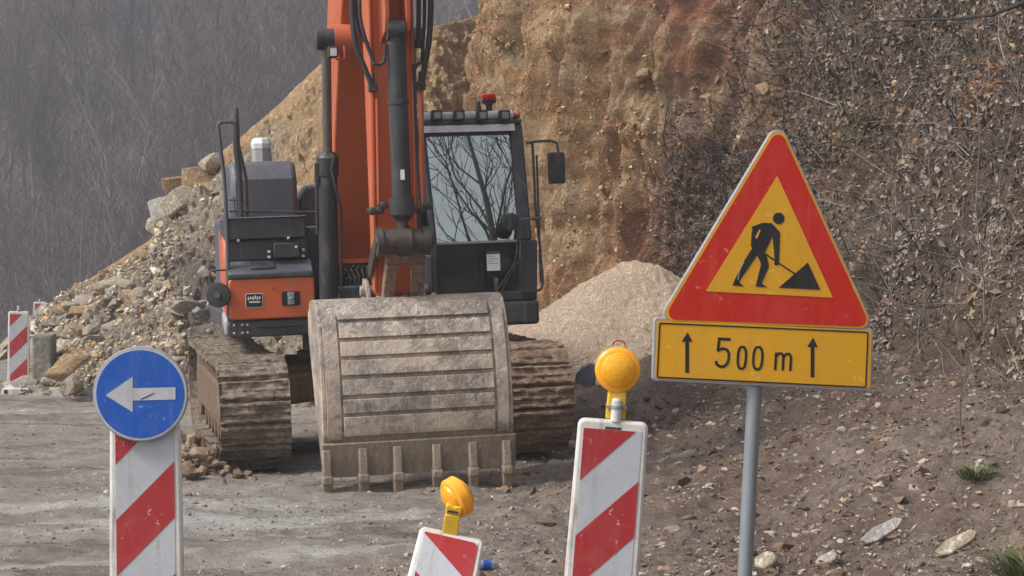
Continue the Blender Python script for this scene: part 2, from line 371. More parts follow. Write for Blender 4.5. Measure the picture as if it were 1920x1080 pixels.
wet = gm.math('MULTIPLY', gm.noise(.8, 5, .6, .53, .60, stretch=(.6, 1.8, 1)), gm.rng(x_, 1.5, 0)); sp1 = gm.noise(110, 3, .7, .48, .60); sp2 = gm.noise(75, 4, .75, .52, .64, src=None); col = gm.mix(col, srgb(66, 56, 50), gm.math('MULTIPLY', sp1, .24)); col = gm.mix(col, srgb(206, 198, 188), gm.math('MULTIPLY', gm.math('MULTIPLY', sp2, gm.rng(brown, 0, 1, 1, .45)), .3)); gm.color(gm.mix(col, srgb(104, 98, 92), gm.math('MULTIPLY', wet, .35)))
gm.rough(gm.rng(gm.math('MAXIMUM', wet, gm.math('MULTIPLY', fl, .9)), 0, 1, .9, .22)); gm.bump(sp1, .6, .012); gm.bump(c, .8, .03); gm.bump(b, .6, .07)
ground = mesh_np('ground', np.stack([GX, GY, GZ], -1).reshape(-1, 3), grid_faces(*GX.shape), gm.m, True, attrs={'pale_sheen': pale_sheen})
tag(ground, kind='structure')

# ------------------------------------------------------------------ cliff and leafy bank (one sheet: toe line swept up the slope)
toe = [(9, 44), (4, 40), (.9, 36), (-.35, 32.5), (-.45, 30.5), (.15, 28.2), (1.0, 26.4), (1.9, 25.0), (2.9, 22.2), (3.35, 19.2), (3.8, 16.3), (4.6, 13.8), (6.2, 11.4), (8.5, 8.0), (9.6, 2), (10.5, -8), (12, -20)]
def catmull(P, n):
    P = [Vector(p) for p in P]; P = [2 * P[0] - P[1]] + P + [2 * P[-1] - P[-2]]; out = []; ks = []
    for i in range(1, len(P) - 2):
        for k in range(n):
            t = k / n; p0, p1, p2, p3 = P[i - 1:i + 3]
            out.append(.5 * ((2 * p1) + (p2 - p0) * t + (2 * p0 - 5 * p1 + 4 * p2 - p3) * t * t + (3 * p1 - p0 - 3 * p2 + p3) * t ** 3)); ks.append(i - 1 + t)
    return np.array([tuple(q) for q in out]), np.array(ks)
TP, TK = catmull(toe, 60)
tg = np.gradient(TP, axis=0); tg /= np.linalg.norm(tg, axis=1)[:, None]; OUT = np.stack([-tg[:, 1], tg[:, 0]], 1)
for _ in range(40): OUT[1:-1] = (OUT[:-2] + OUT[1:-1] * 2 + OUT[2:]) / 4
OUT /= np.linalg.norm(OUT, axis=1)[:, None]
ang = np.interp(TK, [0, 2, 4, 5, 6, 7, 8, 9, 10, 11, 12, 16], [70, 84, 86, 84, 80, 76, 68, 60, 57, 55, 50, 40])
tt = np.concatenate([np.arange(-.4, 7.5, .045), np.arange(7.5, 10, .2)])
A = np.radians(ang)[:, None] * (1 - .45 * sm(.9, 0, tt)[None, :] * sm(5, 8, TK)[:, None] * .9)
dt = np.gradient(tt)[None, :]
HH = np.cumsum(np.cos(A) * dt, 1); ZZ = np.cumsum(np.sin(A) * dt, 1) - .35
cliffm = (1 - sm(7.2, 8.6, TK + 0))[:, None] * np.ones_like(ZZ)          # 1 on the bare cut, 0 on the leafy bank
BX = TP[:, 0][:, None] + OUT[:, 0][:, None] * HH; BY = TP[:, 1][:, None] + OUT[:, 1][:, None] * HH
BZ = ground_h(TP[:, 0], TP[:, 1])[:, None] * .8 + ZZ
cliffm = 1 - sm(-.6, .9, (TK[:, None] - 6.95) + .16 * (2.2 - ZZ) * 0 + .9 * fbm(BX * .5, BY * .5, BZ * .5, 3) - .09 * (ZZ - 2.0))
nx, ny, nz = -OUT[:, 0][:, None] * np.sin(A), -OUT[:, 1][:, None] * np.sin(A), np.cos(A)
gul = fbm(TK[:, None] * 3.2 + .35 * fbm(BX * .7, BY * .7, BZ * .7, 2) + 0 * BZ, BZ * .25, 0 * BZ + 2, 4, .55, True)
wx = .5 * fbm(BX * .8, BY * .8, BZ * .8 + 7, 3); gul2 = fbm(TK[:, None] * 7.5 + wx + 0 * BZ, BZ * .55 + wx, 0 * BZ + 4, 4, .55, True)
d = cliffm * (.34 * fbm(BX * .6, BY * .6, BZ * .5, 4) + .40 * gul + .26 * gul2 + .26 * crag(BX * 1.3 + wx, BY * 1.3, BZ * .45, 5, 3) + .13 * crag(BX * 4.2, BY * 4.2 + wx, BZ * 1.3, 4, 3) + .06 * crag(BX * 10, BY * 10, BZ * 5, 4, 2)) \
  + (1 - cliffm) * (.42 * fbm(BX * .6, BY * .6, BZ * .6, 4) + .20 * crag(BX * 1.8, BY * 1.8, BZ * 1.8, 4, 3) + .12 * fbm(BX * 3, BY * 3, BZ * 3, 4, .6) + .05 * fbm(BX * 10, BY * 10, BZ * 10, 3, .6))
d = d * sm(-.4, .5, tt)[None, :] + .3 * cliffm * sm(2.5, 0, np.abs(TK - 4.3))[:, None] * fbm(BZ * .9, BZ * 0 + 3, BZ * 0, 3)
BX = BX + nx * d; BY = BY + ny * d; BZ = BZ + nz * d
# plateau behind the top edge
ext = np.array([1.5, 4, 9, 18, 40])
BX = np.concatenate([BX, BX[:, -1:] + OUT[:, 0][:, None] * ext], 1); BY = np.concatenate([BY, BY[:, -1:] + OUT[:, 1][:, None] * ext], 1)
BZ = np.concatenate([BZ, BZ[:, -1:] + .12 * ext], 1); cm = np.concatenate([cliffm, cliffm[:, -1:] * 0 + 0 * ext], 1)
km = NM('earth_cut_and_bank_soil', .92)
cl = km.attr('cliff'); red = km.attr('red')
a = km.noise(1.1, 7, .68, .35, .65); b = km.noise(6, 7, .75, .38, .62); c = km.noise(34, 5, .75, .4, .62); vs = km.noise(2.2, 6, .7, .46, .58, stretch=(1.5, 1.5, .28)); strata = km.noise(1.0, 5, .7, .45, .6, stretch=(.8, .8, 2.4))
och = km.mix(srgb(216, 168, 118), srgb(188, 134, 92), a); och = km.mix(och, srgb(222, 196, 152), km.math('MULTIPLY', b, .55)); och = km.mix(och, srgb(122, 84, 54), km.math('MULTIPLY', vs, .5))
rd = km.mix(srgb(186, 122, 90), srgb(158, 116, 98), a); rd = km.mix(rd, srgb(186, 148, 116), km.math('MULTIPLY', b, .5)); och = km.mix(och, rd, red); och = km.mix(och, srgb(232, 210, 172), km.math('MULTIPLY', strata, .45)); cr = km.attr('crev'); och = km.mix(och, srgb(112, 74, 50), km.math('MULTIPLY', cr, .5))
grn = km.noise(.8, 4, .6, .56, .66); och = km.mix(och, srgb(156, 144, 100), km.math('MULTIPLY', grn, .4))
och = km.mix(och, srgb(92, 62, 42), km.math('MULTIPLY', c, .45))
lf = km.mix(srgb(128, 110, 90), srgb(106, 86, 70), a); lf = km.mix(lf, srgb(128, 110, 94), km.math('MULTIPLY', b, .5)); lf = km.mix(lf, srgb(56, 44, 38), km.math('MULTIPLY', c, .5))
km.color(km.mix(lf, och, cl)); km.bump(c, .9, .04); km.bump(b, .8, .1)
redm = sm(5.3, 6.5, TK)[:, None] * np.ones_like(BZ) * (1 - sm(-.2, .5, fbm(BX * .6, BY * .6, BZ * .6, 3)) * .6)
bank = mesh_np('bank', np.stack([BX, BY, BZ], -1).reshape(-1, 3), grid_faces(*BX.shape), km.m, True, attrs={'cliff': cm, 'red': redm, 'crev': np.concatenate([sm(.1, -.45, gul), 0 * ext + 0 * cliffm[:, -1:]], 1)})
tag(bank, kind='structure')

# ------------------------------------------------------------------ rubble embankment behind the excavator (toe to ridge, then down the far side)
rid = [(25, 612, 36), (100, 566, 36), (200, 503, 36), (284, 446, 36), (302, 388, 36), (336, 348, 36), (400, 296, 36), (450, 258, 35.5), (520, 198, 35), (600, 120, 35), (700, 86, 35.5), (820, 48, 36.5), (900, 28, 38), (1010, 0, 40), (1130, -30, 42)]
tox = [(34, 742, 31.5), (110, 745, 30.5), (200, 738, 30), (284, 722, 29.5), (330, 718, 29.3), (390, 714, 29), (470, 706, 28.5), (540, 700, 28), (600, 696, 27.5), (650, 690, 27.5), (720, 690, 28), (800, 690, 29), (880, 690, 30), (960, 690, 32), (1050, 690, 35)]
RP = np.array([tuple(at(*r)) for r in rid]); TPp = np.array([tuple(at(*r)) for r in tox]); TPp[:, 2] = ground_h(TPp[:, 0], TPp[:, 1]) - .12
us = np.linspace(0, len(rid) - 1, 460); k_ = np.arange(len(rid))
RI = np.stack([np.interp(us, k_, RP[:, i]) for i in range(3)], 1); TI = np.stack([np.interp(us, k_, TPp[:, i]) for i in range(3)], 1)
ts = np.linspace(0, 1, 190)
Q = TI[:, None, :] * (1 - ts[None, :, None]) + RI[:, None, :] * ts[None, :, None]
Q[..., 2] += (.35 * np.sin(np.pi * ts) * sm(0, 3, us)[:, None]) * .6
edge = sm(0, .05, ts)[None, :] * sm(1.0, .93, ts)[None, :] * .9 + .1
lump = .30 * crag(Q[..., 0] * .7, Q[..., 1] * .7, Q[..., 2] * 1.1, 5, 4) + .18 * crag(Q[..., 0] * 2.1, Q[..., 1] * 2.1, Q[..., 2] * 3.0, 4, 3) + .16 * fbm(Q[..., 0] * 2.6, Q[..., 1] * 2.6, Q[..., 2] * 2.6, 4, .6, True) + .07 * fbm(Q[..., 0] * 8, Q[..., 1] * 8, Q[..., 2] * 8, 3, .6)
Q[..., 2] += lump * edge * .8; Q[..., 1] -= lump * edge * .6
bd = np.array([.5, 1.2, 2.5, 5, 9, 14]); Qb = Q[:, -1:, :] + np.stack([0 * bd, bd, -.75 * bd], 1)[None]
Q = np.concatenate([Q, Qb], 1)
em = NM('rubble_embankment_soil', .92)
gy_ = em.attr('grey'); oc_ = em.attr('ochre')
a = em.noise(1.2, 7, .7, .35, .65); b = em.noise(7, 7, .75, .38, .62); c = em.noise(30, 5, .75, .4, .62)
v1 = em.voro(7, lo=0, hi=.75)
base = em.mix(srgb(174, 156, 130), srgb(196, 182, 158), a); base = em.mix(base, srgb(110, 92, 76), em.math('MULTIPLY', b, .55)); base = em.mix(base, srgb(196, 186, 168), em.math('MULTIPLY', em.math('SUBTRACT', 1.0, v1), .35))
base = em.mix(base, em.mix(srgb(218, 184, 136), srgb(188, 150, 108), b), oc_); base = em.mix(base, em.mix(srgb(138, 126, 116), srgb(112, 100, 92), b), gy_)
base = em.mix(base, srgb(66, 54, 46), em.math('MULTIPLY', c, .35))
em.color(base); em.bump(c, .6, .03); em.bump(b, .8, .1)
U2 = us[:, None] * np.ones((1, Q.shape[1])); T2 = np.concatenate([ts, np.ones(len(bd))])[None, :] * np.ones((len(us), 1))
nz_ = fbm(Q[..., 0] * .7, Q[..., 1] * .7, Q[..., 2] * .7, 4)
grey = sm(-.2, .5, nz_ * .9 + 1.1 * np.exp(-((U2 - 5.2) / 1.3) ** 2 - ((T2 - .42) / .2) ** 2) - .25)
och = np.clip(sm(.86, .97, T2 + .12 * nz_) * sm(.5, 2, U2) + sm(7.2, 8.4, U2 + nz_) * .9 * sm(.05, .25, T2), 0, 1) * (1 - .7 * (U2 > 3.6) * (U2 < 5.6))
emb = mesh_np('embankment', Q.reshape(-1, 3), grid_faces(Q.shape[0], Q.shape[1]), em.m, True, attrs={'grey': grey * (1 - och), 'ochre': och})
tag(emb, kind='structure')

G_ = lambda x, y: float(ground_full(np.array([x]), np.array([y]))[0])
def hit(px, py):
    """point where the line of sight through a photo pixel meets the ground"""
    Y = 10.0
    while Y < 60:
        p = at(px, py, Y)
        if p.z <= G_(p.x, p.y): return p
        Y += .03
    return p
# ------------------------------------------------------------------ gravel pile at the foot of the cut
def pile():
    n = 220; xs = np.linspace(-2.1, 2.4, n); ys = np.linspace(-2.4, 2.4, n); X, Y = np.meshgrid(xs, ys, indexing='ij')
    cx, cy, pz = 1.46, 24.6, 1.84
    r = np.sqrt((X / 1.0) ** 2 + (Y / 1.0) ** 2 + .03); r = r * (1 + .12 * fbm(X * .6, Y * .6, 0 * X, 3))
    Z = pz - r * .70 * (1 + .25 * sm(0, 1.6, -X) * -1 + .1); Z = Z - .12 * np.exp(-(r / .25) ** 2)
    Z = Z + .09 * fbm(X * 1.6, Y * 1.6, 0 * X, 4) + .035 * fbm(X * 6, Y * 6, 0 * X, 4) + .025 * fbm(X * 18, Y * 18, 0 * X, 3)
    V = np.stack([X + cx, Y + cy, Z], -1).reshape(-1, 3)
    m = NM('fine_beige_gravel', .95); a = m.noise(1.4, 5, .6, .35, .65); b = m.noise(55, 4, .8, .42, .58); c = m.noise(9, 5, .7, .55, .7)
    m.color(m.mix(m.mix(m.mix(srgb(226, 198, 168), srgb(206, 176, 148), a), srgb(244, 224, 200), m.math('MULTIPLY', b, .6)), srgb(128, 106, 86), m.math('MULTIPLY', c, .5)))
    m.bump(b, 1, .03); m.bump(c, .5, .05)
    o = mesh_np('gravel_pile', V, grid_faces(n, n), m.m, True)
    tag(o, 'heap of fine beige gravel against the foot of the earth cut', 'gravel pile')
pile()

# ------------------------------------------------------------------ far wooded hillside
def hill_z(x, y): return -9 + .60 * np.maximum(0, y - 130) - .06 * x * 0 + 2.5 * fbm(x * .03, y * .03, 0 * x, 3) + .10 * (x + 30)
hx = np.linspace(-260, 220, 120); hy = np.concatenate([np.linspace(95, 130, 6), np.linspace(133, 330, 90)])
HX, HY = np.meshgrid(hx, hy, indexing='ij'); HZ = hill_z(HX, HY); HZ = HZ - 8 * sm(128, 95, HY)
hm = NM('leaf_covered_hillside', .95); a = hm.noise(.12, 6, .7, .35, .65); b = hm.noise(.9, 5, .7, .4, .6)
hm.color(hm.mix(hm.mix(srgb(86, 76, 76), srgb(72, 68, 74), a), srgb(58, 54, 58), hm.math('MULTIPLY', b, .6)))
tag(mesh_np('hillside', np.stack([HX, HY, HZ], -1).reshape(-1, 3), grid_faces(*HX.shape), hm.m, True), kind='structure')
def bark(name, c1, c2):
    m = NM(name, .9); m.color(m.mix(c1, c2, m.noise(6, 5, .7, .35, .65, stretch=(1, 1, .2)))); return m.m
BARK = bark('grey_bark', srgb(124, 116, 112), srgb(90, 82, 80)); TWIG = bark('brown_grey_twigs', srgb(86, 76, 78), srgb(66, 58, 62))
DBARK = bark('dark_bark', srgb(58, 50, 46), srgb(40, 34, 32))
def tree_geo(seed, H, r0, n1=16, up=.75, twn=5, tw=.022, curve=.0):
    rg = random.Random(seed); trunk = []; tws = []
    def grow(p, d, L, r, lvl):
        n = 5 if lvl == 0 else 4; pts = [p]; rad = [r]; q = p; dd = d
        for i in range(n):
            dd = (dd + Vector((rg.uniform(-1, 1), rg.uniform(-1, 1), rg.uniform(-.3, .6))) * (.10 + .10 * lvl + curve)).normalized(); q = q + dd * (L / n)
            pts.append(q); rad.append(r * (1 - .8 * (i + 1) / n))
        trunk.append((pts, rad, 6 if lvl == 0 else 3))
        if lvl >= 2:
            for k in range(twn * 2):
                t = rg.uniform(.1, 1) * (n - .01); i = int(t); b = pts[i].lerp(pts[i + 1], t - i)
                e = (dd + Vector((rg.uniform(-1, 1), rg.uniform(-1, 1), rg.uniform(-.2, 1.1))) * 1.3).normalized() * L * rg.uniform(.35, .9)
                tws.append((b, b + e))
                for j in range(2):
                    m_ = b + e * rg.uniform(.3, .8); tws.append((m_, m_ + (e.normalized() + Vector((rg.uniform(-1, 1), rg.uniform(-1, 1), rg.uniform(-.3, 1))) * .8).normalized() * e.length * .5))
            return
        nb = n1 if lvl == 0 else 5
        for k in range(nb):
            t = (rg.uniform(.3, 1) if lvl == 0 else rg.uniform(.2, 1)) * (n - .01); i = int(t); b = pts[i].lerp(pts[i + 1], t - i)
            az = rg.uniform(0, 6.28); side = Vector((math.cos(az), math.sin(az), 0)); nd = (side * (1 - up) + dd * up * .9 + Vector((0, 0, .25))).normalized()
            grow(b, nd, L * (rg.uniform(.28, .48) if lvl == 0 else rg.uniform(.4, .65)) * (1.25 - .5 * t / n), rad[i] * (.42 if lvl == 0 else .55), lvl + 1)
    grow(Vector((0, 0, -.3)), Vector((rg.uniform(-.08, .08), rg.uniform(-.08, .08), 1)).normalized(), H, r0, 0)
    V = []; F = []
    for pts, rad, sg in trunk:
        u = (pts[1] - pts[0]).orthogonal().normalized(); base = len(V)
        for p, r in zip(pts, rad):
            t = (pts[1] - pts[0]).normalized(); w = t.cross(u)
            for k in range(sg): V.append(tuple(p + (u * math.cos(6.2832 * k / sg) + w * math.sin(6.2832 * k / sg)) * r))
        for i in range(len(pts) - 1):
            for k in range(sg):
                a_, b_ = base + i * sg + k, base + i * sg + (k + 1) % sg; F += [(a_, b_, b_ + sg), (a_, b_ + sg, a_ + sg)]
    TV = []; TF = []
    for p, q in tws:
        s_ = (q - p).cross(Vector((rg.uniform(-1, 1), rg.uniform(-1, 1), rg.uniform(-1, 1)))).normalized() * tw; k = len(TV)
        TV += [tuple(p + s_), tuple(p - s_), tuple(q)]; TF.append((k, k + 1, k + 2))
    return (np.array(V, np.float32), np.array(F, np.int32)), (np.array(TV, np.float32), np.array(TF, np.int32))
geos = [tree_geo(40 + i, 12 + 1.2 * i, .17 + .015 * i, 10 + i, .58, 3, .015, .04) for i in range(5)]
def me_of(name, g, mat):
    o = mesh_np(name, g[0], g[1], mat); me = o.data; bpy.data.objects.remove(o); return me
rt = random.Random(11)
protos = [(me_of('trunk', t, BARK), me_of('crown', k, TWIG)) for t, k in geos]
n_ind = 0
for i in range(44):                           # trees one can tell apart: lower, nearer edge of the wood
    y = rt.uniform(108, 146); x = (rt.uniform(-60, 640) - 960) / 4000 * y
    z = float(hill_z(np.array([x]), np.array([y]))[0]); root = empty('bare_tree', (x, y, z - .2), (0, 0, rt.uniform(0, 6.28))); s_ = rt.uniform(.7, 1.1); root.scale = (s_, s_, s_)
    t_, k_m = protos[i % 5]
    for nme, me in (('trunk', t_), ('crown', k_m)):
        o = bpy.data.objects.new(nme, me); COL.objects.link(o); o.parent = root
    px_ = 960 + FPX * x / y; tag(root, ['slender', 'spreading', 'tall', 'crooked', 'stout'][i % 5] + ' bare tree ' + ('low' if y < 127 else 'higher') + ' on the hazy wooded slope, ' + ('near the left photo edge' if px_ < 120 else 'above the road end' if px_ < 260 else 'behind the rubble ridge' if px_ < 480 else 'behind the excavator'), 'tree', 'bare trees at the edge of the far wood')
def scatter_mesh(bV, bF, pos, rz, sc):
    n = len(pos); c, s_ = np.cos(rz), np.sin(rz); X = bV[None, :, 0] * c[:, None] - bV[None, :, 1] * s_[:, None]; Y = bV[None, :, 0] * s_[:, None] + bV[None, :, 1] * c[:, None]
    V = np.stack([X, Y, np.repeat(bV[None, :, 2], n, 0)], -1) * sc[:, None, None] + pos[:, None, :]
    F = bF[None] + (np.arange(n) * len(bV))[:, None, None]; return V.reshape(-1, 3), F.reshape(-1, 3)
VV = []; FF = []; CC = []; off = 0; rs = np.random.RandomState(5)
wm = NM('wood_by_own_colour', .9); wm.color(wm.attr('Col', True))
WPAL = np.array([srgb(112, 98, 94), srgb(92, 84, 90), srgb(122, 104, 92), srgb(80, 72, 74), srgb(104, 100, 92), srgb(132, 116, 110)])
for gi, (t, k) in enumerate(geos):
    n = 78; y = rs.uniform(122, 225, n); x = (rs.uniform(-420, 1000, n) - 960) / 4000 * y; pos = np.stack([x, y, hill_z(x, y) - .3], 1); rz = rs.uniform(0, 6.28, n); sc = rs.uniform(.6, 1.2, n); wc = .62 * WPAL[rs.randint(0, 6, n)] * rs.uniform(.8, 1.2, n)[:, None] * np.clip(1 + 1.1 * fbm(x * .07, y * .05, 0 * x, 2), .5, 1.8)[:, None]
    for g in (t, k):
        V, F = scatter_mesh(g[0], g[1], pos, rz, sc); VV.append(V); FF.append(F + off); off += len(V)
        CC.append(np.repeat(wc * (1.8 if g is t else 1.0), len(g[0]), 0))
tag(mesh_np('wood', np.concatenate(VV), np.concatenate(FF), wm.m, False, np.concatenate(CC)), 'hazy leafless wood covering the far hillside', 'wood', kind='stuff')
# bare trees on the bank top beside and behind the camera (they show in the windscreen)
big = [tree_geo(80 + i, 11, .17, 13, .62, 2, .011, .14) for i in range(2)]; bigp = [(me_of('trunk', t, DBARK), me_of('crown', k, DBARK)) for t, k in big]
for i, (x, y, z, s_) in enumerate([(6.6, 3.5, 5.0, 1.0), (9.5, -2, 6.0, 1.05), (5.5, -5.5, 4.5, 1.15), (11.5, 4, 6.5, 1.0), (3.0, -9, 2.5, 1.3)]):
    root = empty('bare_tree', (x, y, z), (0, 0, i * 1.7)); root.scale = (s_,) * 3
    for nme, me in zip(('trunk', 'crown'), bigp[i % 2]):
        o = bpy.data.objects.new(nme, me); COL.objects.link(o); o.parent = root
    tag(root, 'dark bare tree reflected in the windscreen of the excavator cab', 'tree', 'bare trees mirrored in the windscreen')

# ------------------------------------------------------------------ loose stones
def rock_geo(seed, n=16, flat=1.0):
    rg = random.Random(seed); bm = bmesh.new()
    for i in range(n):
        v = Vector((rg.gauss(0, 1), rg.gauss(0, 1), rg.gauss(0, 1))).normalized() * rg.uniform(.8, 1.05); bm.verts.new((v.x, v.y * rg.uniform(.7, .9), v.z * .7 * flat))
    r = bmesh.ops.convex_hull(bm, input=bm.verts); bmesh.ops.delete(bm, geom=list({g for g in r['geom_interior'] + r['geom_unused'] if isinstance(g, bmesh.types.BMVert)}), context='VERTS')
    bmesh.ops.triangulate(bm, faces=bm.faces); bm.verts.index_update()
    V = np.array([v.co[:] for v in bm.verts], np.float32); F = np.array([[v.index for v in f.verts] for f in bm.faces], np.int32); bm.free(); return V, F
RG = [rock_geo(i, 14 + i % 5, [1, .8, .6, 1][i % 4]) for i in range(8)]
def stone_mesh(name, g, mat):
    bm = bmesh.new(); vs = [bm.verts.new(v) for v in g[0]]
    for f in g[1]: bm.faces.new([vs[i] for i in f])
    bmesh.ops.dissolve_limit(bm, angle_limit=R_(14), verts=bm.verts, edges=bm.edges)
    bmesh.ops.bevel(bm, geom=list(bm.edges), offset=.07, segments=1, affect='EDGES', clamp_overlap=True)
    bmesh.ops.triangulate(bm, faces=bm.faces)
    bmesh.ops.subdivide_edges(bm, edges=bm.edges, cuts=1, use_grid_fill=True)
    for v in bm.verts:
        p = v.co * 2.3; k = fbm(np.array([p.x]), np.array([p.y]), np.array([p.z]), 3)[0]; v.co *= 1 + .10 * k
    bmesh.ops.recalc_face_normals(bm, faces=bm.faces)
    me = bpy.data.meshes.new(name); bm.to_mesh(me); bm.free(); me.polygons.foreach_set('use_smooth', [True] * len(me.polygons)); me.set_sharp_from_angle(angle=R_(28)); me.materials.append(mat); return me
RM = {k: [stone_mesh('boulder', g, m) for g in RG] for k, m in (('p', ROCK), ('o', ROCKO), ('g', ROCKG))}
rr = random.Random(21)
def boulder(name, pos, s, kind, label, group=None, i=None, rot=None):
    o = bpy.data.objects.new(name, RM[kind][rr.randrange(8) if i is None else i]); COL.objects.link(o); o.location = pos; o.scale = s if isinstance(s, tuple) else (s, s, s)
    o.rotation_euler = rot or (rr.uniform(-.5, .5), rr.uniform(-.5, .5), rr.uniform(0, 6.28)); return tag(o, label, 'rock', group)
def emb_pt(u, t):
    i = int(np.clip(u / (len(rid) - 1) * 459, 0, 459)); j = int(np.clip(t, 0, 1) * 189); return Vector(Q[i, j])
# big blocks of the outcrop on the ridge (photo pixels, distance, half size)
for px, py, Y, s, kd, lb in [(338, 374, 35.0, .46, 'p', 'large pale block jutting from the ridge, lit flat face, left of the excavator mirror'),
    (330, 344, 35.7, .30, 'o', 'ochre block at the top of the ridge outcrop'), (372, 338, 35.6, .36, 'o', 'ochre boulder high on the ridge beside the handrail'),
    (400, 306, 35.5, .22, 'p', 'small pale boulder on the ridge crest behind the handrail'), (392, 352, 35.4, .30, 'o', 'ochre boulder under the ridge crest next to the handrail'),
    (312, 400, 35.6, .36, 'g', 'grey block at the left face of the ridge outcrop'), (302, 424, 35.8, .26, 'p', 'pale block at the lower left foot of the ridge outcrop'),
    (352, 400, 35.2, .25, 'g', 'grey block under the large jutting pale block'), (350, 575, 31.3, .24, 'g', 'light grey boulder lying alone on the dark gravel slope'),
    (372, 583, 31.0, .13, 'g', 'small light grey boulder beside the lone one on the dark slope'),
    (140, 725, 29.9, .22, 'p', 'near white stone at the foot of the rubble by the road'), (125, 690, 30.2, .42, 'o', 'broad ochre slab at the rubble foot beside the concrete block')]:
    s *= 1.25 if Y > 35 else 1; p = at(px, py, Y); boulder('boulder', p, (s * 1.1, s, s * (1.15 if Y > 35 else .85)), kd, lb, i=rr.choice([0, 3, 4, 7]) if Y > 35 else None, rot=(rr.uniform(-.6, .6), rr.uniform(-.5, .5), rr.uniform(0, 6.28)))
sizes = []
for i in range(230):
    u = abs(rr.gauss(0, 1.7)) + .1 if i < 195 else rr.uniform(3, 6.5)
    t = rr.betavariate(1.0, 1.7) * .95
    if u > 6.5: u = rr.uniform(.3, 3)
    p = emb_pt(u, t); s = rr.choice([.10, .13, .17, .22, .28, .34]) * rr.uniform(.8, 1.3)
    if u > 2.4: s *= .55
    p.z -= s * .12
    kd = rr.choices('pog', (6, 2, 3))[0]
    px_ = 960 + FPX * p.x / p.y
    where = 'beside the small left delineator' if px_ < 110 else 'above the round blue sign' if px_ < 230 and t < .5 else 'right of the round blue sign' if px_ < 360 and t < .3 else 'left of the excavator' if px_ < 400 else 'seen past the excavator'
    lab = ' '.join([{'p': 'pale', 'o': 'ochre', 'g': 'grey'}[kd], 'large' if s > .2 else 'middling' if s > .12 else 'small', rr.choice(['broken block', 'angular rock', 'rough stone']), ('at the foot of' if t < .12 else 'low on' if t < .35 else 'halfway up' if t < .65 else 'near the crest of'), 'the rubble', where])
    boulder('boulder', p, (s * rr.uniform(.9, 1.5), s, s * rr.uniform(.6, .9)), kd, lab, 'broken rocks of the rubble heap')
# stuff stones: vectorised
def stones(name, P, s, pal, label, cat, rs, flat=.7):
    VV, FF, CC = [], [], []; off = 0; n = len(P); which = rs.randint(0, 8, n)
    for g in range(8):
        idx = np.where(which == g)[0]; bV, bF = RG[g]; m = len(idx)
        if not m: continue
        q = rs.normal(size=(m, 4)); q /= np.linalg.norm(q, axis=1)[:, None]; w, x, y, z = q.T
        Rm = np.stack([1 - 2 * (y * y + z * z), 2 * (x * y - z * w), 2 * (x * z + y * w), 2 * (x * y + z * w), 1 - 2 * (x * x + z * z), 2 * (y * z - x * w), 2 * (x * z - y * w), 2 * (y * z + x * w), 1 - 2 * (x * x + y * y)], 1).reshape(m, 3, 3)
        V = np.einsum('mij,kj->mki', Rm, bV) * s[idx][:, None, None]; V[..., 2] *= flat; V = V + P[idx][:, None, :]
        VV.append(V.reshape(-1, 3)); FF.append((bF[None] + (np.arange(m) * len(bV))[:, None, None]).reshape(-1, 3) + off); off += m * len(bV)
        c = np.array(pal)[rs.randint(0, len(pal), m)] * rs.uniform(.75, 1.2, m)[:, None]; CC.append(np.repeat(c, len(bV), 0))
    o = mesh_np(name, np.concatenate(VV), np.concatenate(FF), COLM, False, np.concatenate(CC)); return tag(o, label, cat, kind='stuff')
cmn = NM('stone_by_own_colour', .85); cc = cmn.attr('Col', True); cn = cmn.noise(30, 5, .7, .35, .65); cmn.color(cmn.mix(cc, srgb(80, 66, 54), cmn.math('MULTIPLY', cn, .4))); cmn.bump(cn, .4, .01); COLM = cmn.m
rs = np.random.RandomState(9)
# gravel on the ground
n = 34000; y = 12 + 17 * rs.rand(n) ** 1.3; x = rs.uniform(-.25, .25, n) * y; keep = (fbm(x * .8, y * .8, 0 * x, 3) + rs.normal(0, .25, n)) > -.1; x, y = x[keep], y[keep]
s = np.clip(rs.lognormal(-4.75, .6, len(x)), .004, .06); P = np.stack([x, y, ground_full(x, y) - s * .1], 1)
stones('ground_gravel', P, s, [srgb(150, 140, 130), srgb(120, 106, 94), srgb(176, 168, 158), srgb(98, 80, 66), srgb(132, 112, 92)], 'loose gravel and small stones strewn over the muddy ground', 'gravel', rs)
# debris on the right foreground
n = 9000; y = rs.uniform(12.0, 24, n); x = rs.uniform(-.2, 5.2, n); kp = (fbm(x * 1.2, y * 1.2, 0 * x, 3) + rs.normal(0, .25, n) + .5 * sm(.5, 3, x)) > .05; x, y = x[kp], y[kp]; n = len(x); s = np.clip(rs.lognormal(-3.95, .65, n), .006, .10); P = np.stack([x, y, ground_full(x, y) - s * .05], 1)
stones('earth_clods', P, s, [srgb(128, 102, 82), srgb(108, 84, 66), srgb(146, 126, 108), srgb(176, 164, 150), srgb(88, 66, 52), srgb(116, 92, 74)], 'brown clods and stones on the ground below the leafy bank', 'clods', rs)
